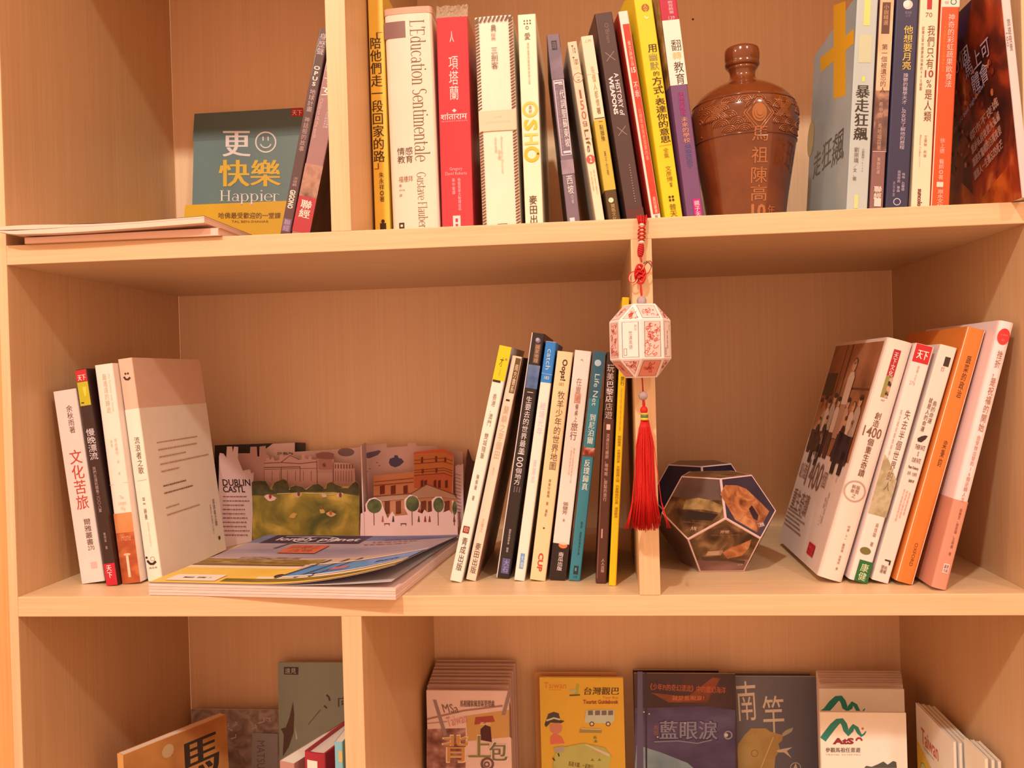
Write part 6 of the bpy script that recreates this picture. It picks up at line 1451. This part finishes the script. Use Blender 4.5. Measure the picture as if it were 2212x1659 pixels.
poly_([(1670, 830), (1870, 835), (1870, 865), (1665, 862)], (160, 112, 46), 'signboard'); str_([(1680, 826), (1868, 832)], 2, (214, 176, 110), 'signboard')
gm = mottle([(0.35, (176, 132, 52)), (0.6, (190, 150, 66))], 30, ref=RL)
poly_([(1500, 1000), (1700, 960), (1900, 1000), (1960, 1080), (1940, 1187), (1420, 1187), (1440, 1060)], gm, 'map_island'); poly_([(1710, 970), (1740, 970), (1945, 1060), (1940, 1085)], (214, 170, 110), 'road_sign'); poly_([(1430, 1000), (1520, 985), (1520, 1040), (1440, 1040)], (176, 132, 96), 'cart')
for x, y in ((1810, 905), (1815, 940), (1785, 1110), (1850, 1110)): poly_([(x - 18, y + 12), (x, y - 14), (x + 18, y + 12)], (120, 110, 40), 'tree_mark')
str_([(1470, 1050), (1480, 1080)], 3, (70, 44, 30), 'figure_mark'); str_([(1420, 1095), (1440, 1120)], 3, (70, 44, 30), 'figure_mark'); c.text('馬祖卡蹓．一起旅行', MX(1565, 0)[0], MX(1795, 0)[0], MX(0, 1185)[1], MX(0, 1140)[1], (120, 70, 26), 'h', 0.02, 'lettering', 0.0, 0.15); c.flush()
# --- dark blue brochure
o, fc, c, w, h = lowcard('brochure', 'dark brochure peeking out behind the navy and red one', (1367, 1446), (1552, 1450), 0.314, (56, 20, 14), 0.004, 0.02, 'dark navy brochures')
o, fc, c, w, h = lowcard('brochure', 'navy and dark red brochure with silver lettering, right of the orange guide', (1369, 1449), (1588, 1461), 0.290, mottle([(0.3, (44, 20, 18)), (0.5, (66, 32, 28)), (0.7, (84, 40, 28))], 14, ref=RL), 0.004, 0.02, 'dark navy brochures')
c = canvas_for(o, fc); NX = lambda x, y: (1340 + x / 4.809, 1380 + y / 4.809)
def pn(pts, col, name='picture'): c.poly([NX(*p) for p in pts], col, name)
pn([(150, 720), (900, 700), (1195, 740), (1195, 1342), (150, 1342)], mottle([(0.3, (58, 36, 46)), (0.5, (80, 52, 64)), (0.7, (98, 70, 78))], 16, (1, 1, 2), ref=RL), 'photo'); pn([(170, 1100), (420, 1180), (700, 1290), (760, 1342), (150, 1342)], mottle([(0.35, (96, 92, 86)), (0.6, (132, 124, 106))], 24, ref=RL), 'photo')
pn([(320, 560), (700, 600), (960, 400), (1040, 410), (900, 660), (500, 660)], mottle([(0.35, (96, 36, 20)), (0.6, (140, 52, 24))], 40, ref=RL), 'photo'); pn([(180, 340), (230, 340), (240, 1342), (170, 1342)], (96, 70, 76), 'spine_highlight'); pn([(250, 350), (275, 350), (280, 1342), (262, 1342)], (52, 34, 38), 'spine_highlight')
c.text('《少年Pi的奇幻漂流》中的魔幻海洋', NX(310, 0)[0], NX(1095, 0)[0], NX(0, 550)[1], NX(0, 480)[1], (190, 76, 36), 'h', 0.01, 'lettering', 0.0, 0.05); c.text('就是藍眼淚！', NX(540, 0)[0], NX(870, 0)[0], NX(0, 640)[1], NX(0, 590)[1], (196, 90, 44), 'h', 0.03)
c.text('藍眼淚', NX(410, 0)[0] - 1.5, NX(1005, 0)[0] + 1.5, NX(0, 1050)[1] + 1.5, NX(0, 850)[1] - 1.5, (46, 32, 42), 'h', 0.08, 'title_outline'); c.text('藍眼淚', NX(410, 0)[0], NX(1005, 0)[0], NX(0, 1045)[1], NX(0, 850)[1], (136, 104, 98), 'h', 0.03, 'title'); c.text('馬\n祖', NX(345, 0)[0], NX(395, 0)[0], NX(0, 1000)[1], NX(0, 900)[1], (160, 80, 50), 'h'); c.stroke([NX(350, 1070), NX(600, 1060), NX(800, 1085), NX(950, 1050)], 2.4, (136, 104, 98), 'swash')
c.ring(*NX(1120, 1000), 8, 3, (150, 116, 104), 'swirl'); c.disc(*NX(1100, 1000), 4, (200, 160, 136), 'swirl')
for x, y in ((245, 760), (300, 780), (675, 875), (388, 1020)): c.disc(*NX(x, y), 1.6, (226, 186, 160), 'sparkle')
c.flush()
# --- grey map brochure
o, fc, c, w, h = lowcard('brochure', 'grey brochure peeking out behind the island map one', (1572, 1452), (1750, 1457), 0.318, (96, 70, 52), 0.003, 0.02, 'grey map brochures')
o, fc, c, w, h = lowcard('brochure', 'slate grey brochure with a tan island map and pale brush characters', (1560, 1459), (1766, 1464), 0.308, (112, 84, 72), 0.004, 0.02, 'grey map brochures')
c = canvas_for(o, fc); lt = (236, 170, 124)
c.text('南', NX(1210, 0)[0], NX(1410, 0)[0], NX(0, 850)[1], NX(0, 440)[1], lt, 'h', -0.004, 'title', 0.0, -0.06); c.text('竿', NX(1480, 0)[0], NX(1700, 0)[0], NX(0, 975)[1], NX(0, 590)[1], lt, 'h', -0.004, 'title', 0.0, -0.04)
pn([(1225, 1090), (1290, 1000), (1360, 930), (1510, 930), (1560, 965), (1690, 1000), (1680, 1060), (1640, 1090), (1660, 1150), (1610, 1230), (1600, 1342), (1225, 1342), (1215, 1150)], mottle([(0.4, (196, 132, 64)), (0.6, (186, 118, 54))], 40, ref=RL), 'island_map'); pn([(1680, 985), (1720, 950), (1795, 920), (1785, 960), (1740, 990), (1690, 1015)], (186, 140, 96), 'island_map')
c.stroke([NX(1590, 1020), NX(1460, 1342)], 2.2, (222, 150, 80), 'road'); c.ring(*NX(1395, 1190), 7, 1.4, (150, 84, 40), 'map_mark')
pn([(1620, 1160), (1700, 1140), (1790, 1125), (1730, 1165), (1780, 1240), (1700, 1180), (1640, 1180)], lt, 'aeroplane'); c.ring(*NX(1820, 1340), 11, 1.6, (214, 166, 130), 'compass'); pn([(1820, 1290), (1840, 1342), (1800, 1342)], (226, 176, 140), 'compass'); c.flush()
# --- white brochures with a green emblem
wh = (232, 164, 118)
for k in range(6, 0, -1):
    t = k / 6
    o, fc, c, w, h = lowcard('brochure', ORD[k + 1] + ' pale brochure from the front of the green-emblem stack', (1765 - 8 * t + 8, 1484 - 33 * t), (1951 - 4 * t, 1484 - 31 * t), 0.222 + 0.060 * t, (222, 150, 106) if k % 2 else (204, 134, 94), 0.0055, 0.02, 'white green-emblem brochures')
def emblem(c, dx, dy, cutv=None):
    G = (36, 92, 60); pts1 = [(335, 945), (420, 830), (500, 760), (530, 800), (560, 900), (600, 830), (640, 815), (665, 880), (690, 905), (735, 865)]
    P = [OX(x + dx, y + dy) for x, y in pts1]
    if cutv is not None: P = [p for p in P if p[1] < cutv]
    ws = 13
    c.stroke(P[:4], ws, G, 'emblem'); c.stroke(P[3:6], ws, G, 'emblem'); c.stroke(P[5:8], 10, G, 'emblem')
    if len(P) > 7: c.stroke(P[7:], 6, G, 'emblem')
OX = lambda x, y: (1700 + x / 4.32, 1380 + y / 4.32)
def swoop(c, dx, dy, vmax):
    """the green double-hump emblem as one ribbon"""
    G = (36, 92, 60)
    ctr = [(335, 940, 15), (380, 880, 15), (430, 815, 15), (475, 770, 13), (510, 765, 12), (535, 800, 12), (550, 850, 12), (572, 885, 12), (600, 850, 11), (622, 815, 10), (650, 835, 9), (670, 875, 8), (695, 905, 6), (720, 890, 4), (738, 862, 2)]
    V, F = [], []
    P = [Vector(OX(x + dx, y + dy)) for x, y, w_ in ctr]
    for i, p in enumerate(P):
        a_ = P[max(0, i - 1)]; b_ = P[min(len(P) - 1, i + 1)]; t = (b_ - a_).normalized(); n_ = Vector((-t.y, t.x)) * ctr[i][2] * 0.5
        V += [(p.x + n_.x, min(vmax, p.y + n_.y)), (p.x - n_.x, min(vmax, p.y - n_.y))]
    for i in range(len(P) - 1): F.append((2 * i, 2 * i + 1, 2 * i + 3, 2 * i + 2))
    c.add('emblem', G, V, F)
o, fc, c, w, h = lowcard('brochure', 'white brochure showing half a green emblem above the front one', (1770, 1487), (1953, 1489), 0.212, wh, 0.004, 0.02, 'white green-emblem brochures')
c = canvas_for(o, fc); swoop(c, -10, -212, 1537); c.flush()
o, fc, c, w, h = lowcard('brochure', 'white brochure with the whole green emblem, front of its stack', (1771, 1537), (1957, 1541), 0.150, wh, 0.004, 0.02, 'white green-emblem brochures')
c = canvas_for(o, fc); swoop(c, 0, 0, 9999)
c.text('AtS', OX(425, 0)[0], OX(625, 0)[0], OX(0, 985)[1], OX(0, 925)[1], (130, 30, 26), 'h', 0.06, 'lettering'); c.ring(*OX(672, 952), 6, 4, (150, 30, 26), 'lettering', a0=0, a1=180, rv=-6, n=10); c.disc(*OX(706, 838), 2.6, (170, 80, 50), 'emblem')
c.text('參觀馬祖任意遊', OX(360, 0)[0], OX(685, 0)[0], OX(0, 1060)[1], OX(0, 1015)[1], (96, 62, 40), 'h', 0.03, 'lettering'); c.text('TRAVEL IN MATSU', OX(360, 0)[0], OX(685, 0)[0], OX(0, 1088)[1], OX(0, 1075)[1], (170, 110, 76), 'h', 0.0, 'lettering')
dk_ = (70, 54, 36)
pn2 = [(720, 1205), (740, 1185), (790, 1195), (850, 1170), (900, 1145), (940, 1175), (990, 1140), (1020, 1150), (1025, 1205)]
c.poly([OX(*p) for p in pn2], dk_, 'picture'); c.flush()
# --- upright white and orange leaflets against the right side
for k in range(4):
    x_ = 2060 + k * 13
    lab = 'white and orange leaflet facing left, standing against the right side' if k == 0 else ORD[k] + ' white leaflet from the front of the row against the right side'
    b = Book(lab, (x_, 1603 + k * 3), (x_ + 5, 1760), (x_ + 9, 1604 + k * 3), 'L', mat((232, 176, 128), 0.45, RL), ZB, 0.105 - 0.002 * k, W=0.100, name='leaflet', cat='leaflet', group='upright leaflets at the right side')
    if k == 0:
        L = b.lf; W_, H_ = b.W, b.H
        L.poly([(0, 0), (W_ - 0.002, 0), (W_ - 0.03, H_ - 0.062), (0.0, H_ - 0.038)], mat((222, 140, 30), 0.45, RL), 'orange_wedge'); L.text('Taiwan', 0.014, 0.060, H_ - 0.036, H_ - 0.020, mat((190, 60, 36), 0.5, RL), 'h', 0.01, 'lettering'); L.text('The Heart of Asia', 0.020, 0.048, H_ - 0.040, H_ - 0.0375, mat((130, 84, 56), 0.5, RL), 'h')
        L.disc(0.018, H_ - 0.072, 0.011, mat((206, 150, 70), 0.5, RL), 'island_map', rv=0.016); L.ring(0.018, H_ - 0.072, 0.011, 0.001, mat((130, 104, 40), 0.5, RL), 'island_map', rv=0.016)
    b.done()
for k in range(3):
    x_ = 2128 + k * 14
    b = Book(ORD[k] + ' short pale leaflet from the left, low in the right front corner', (x_, 1640 + k * 3), (x_ + 5, 1760), (x_ + 10, 1641 + k * 3), 'L', mat((226, 180, 110) if k == 0 else (238, 190, 140), 0.45, RL), ZB, 0.050 + 0.003 * k, W=0.045, name='leaflet', cat='leaflet', group='short leaflets in the corner')
    b.done()
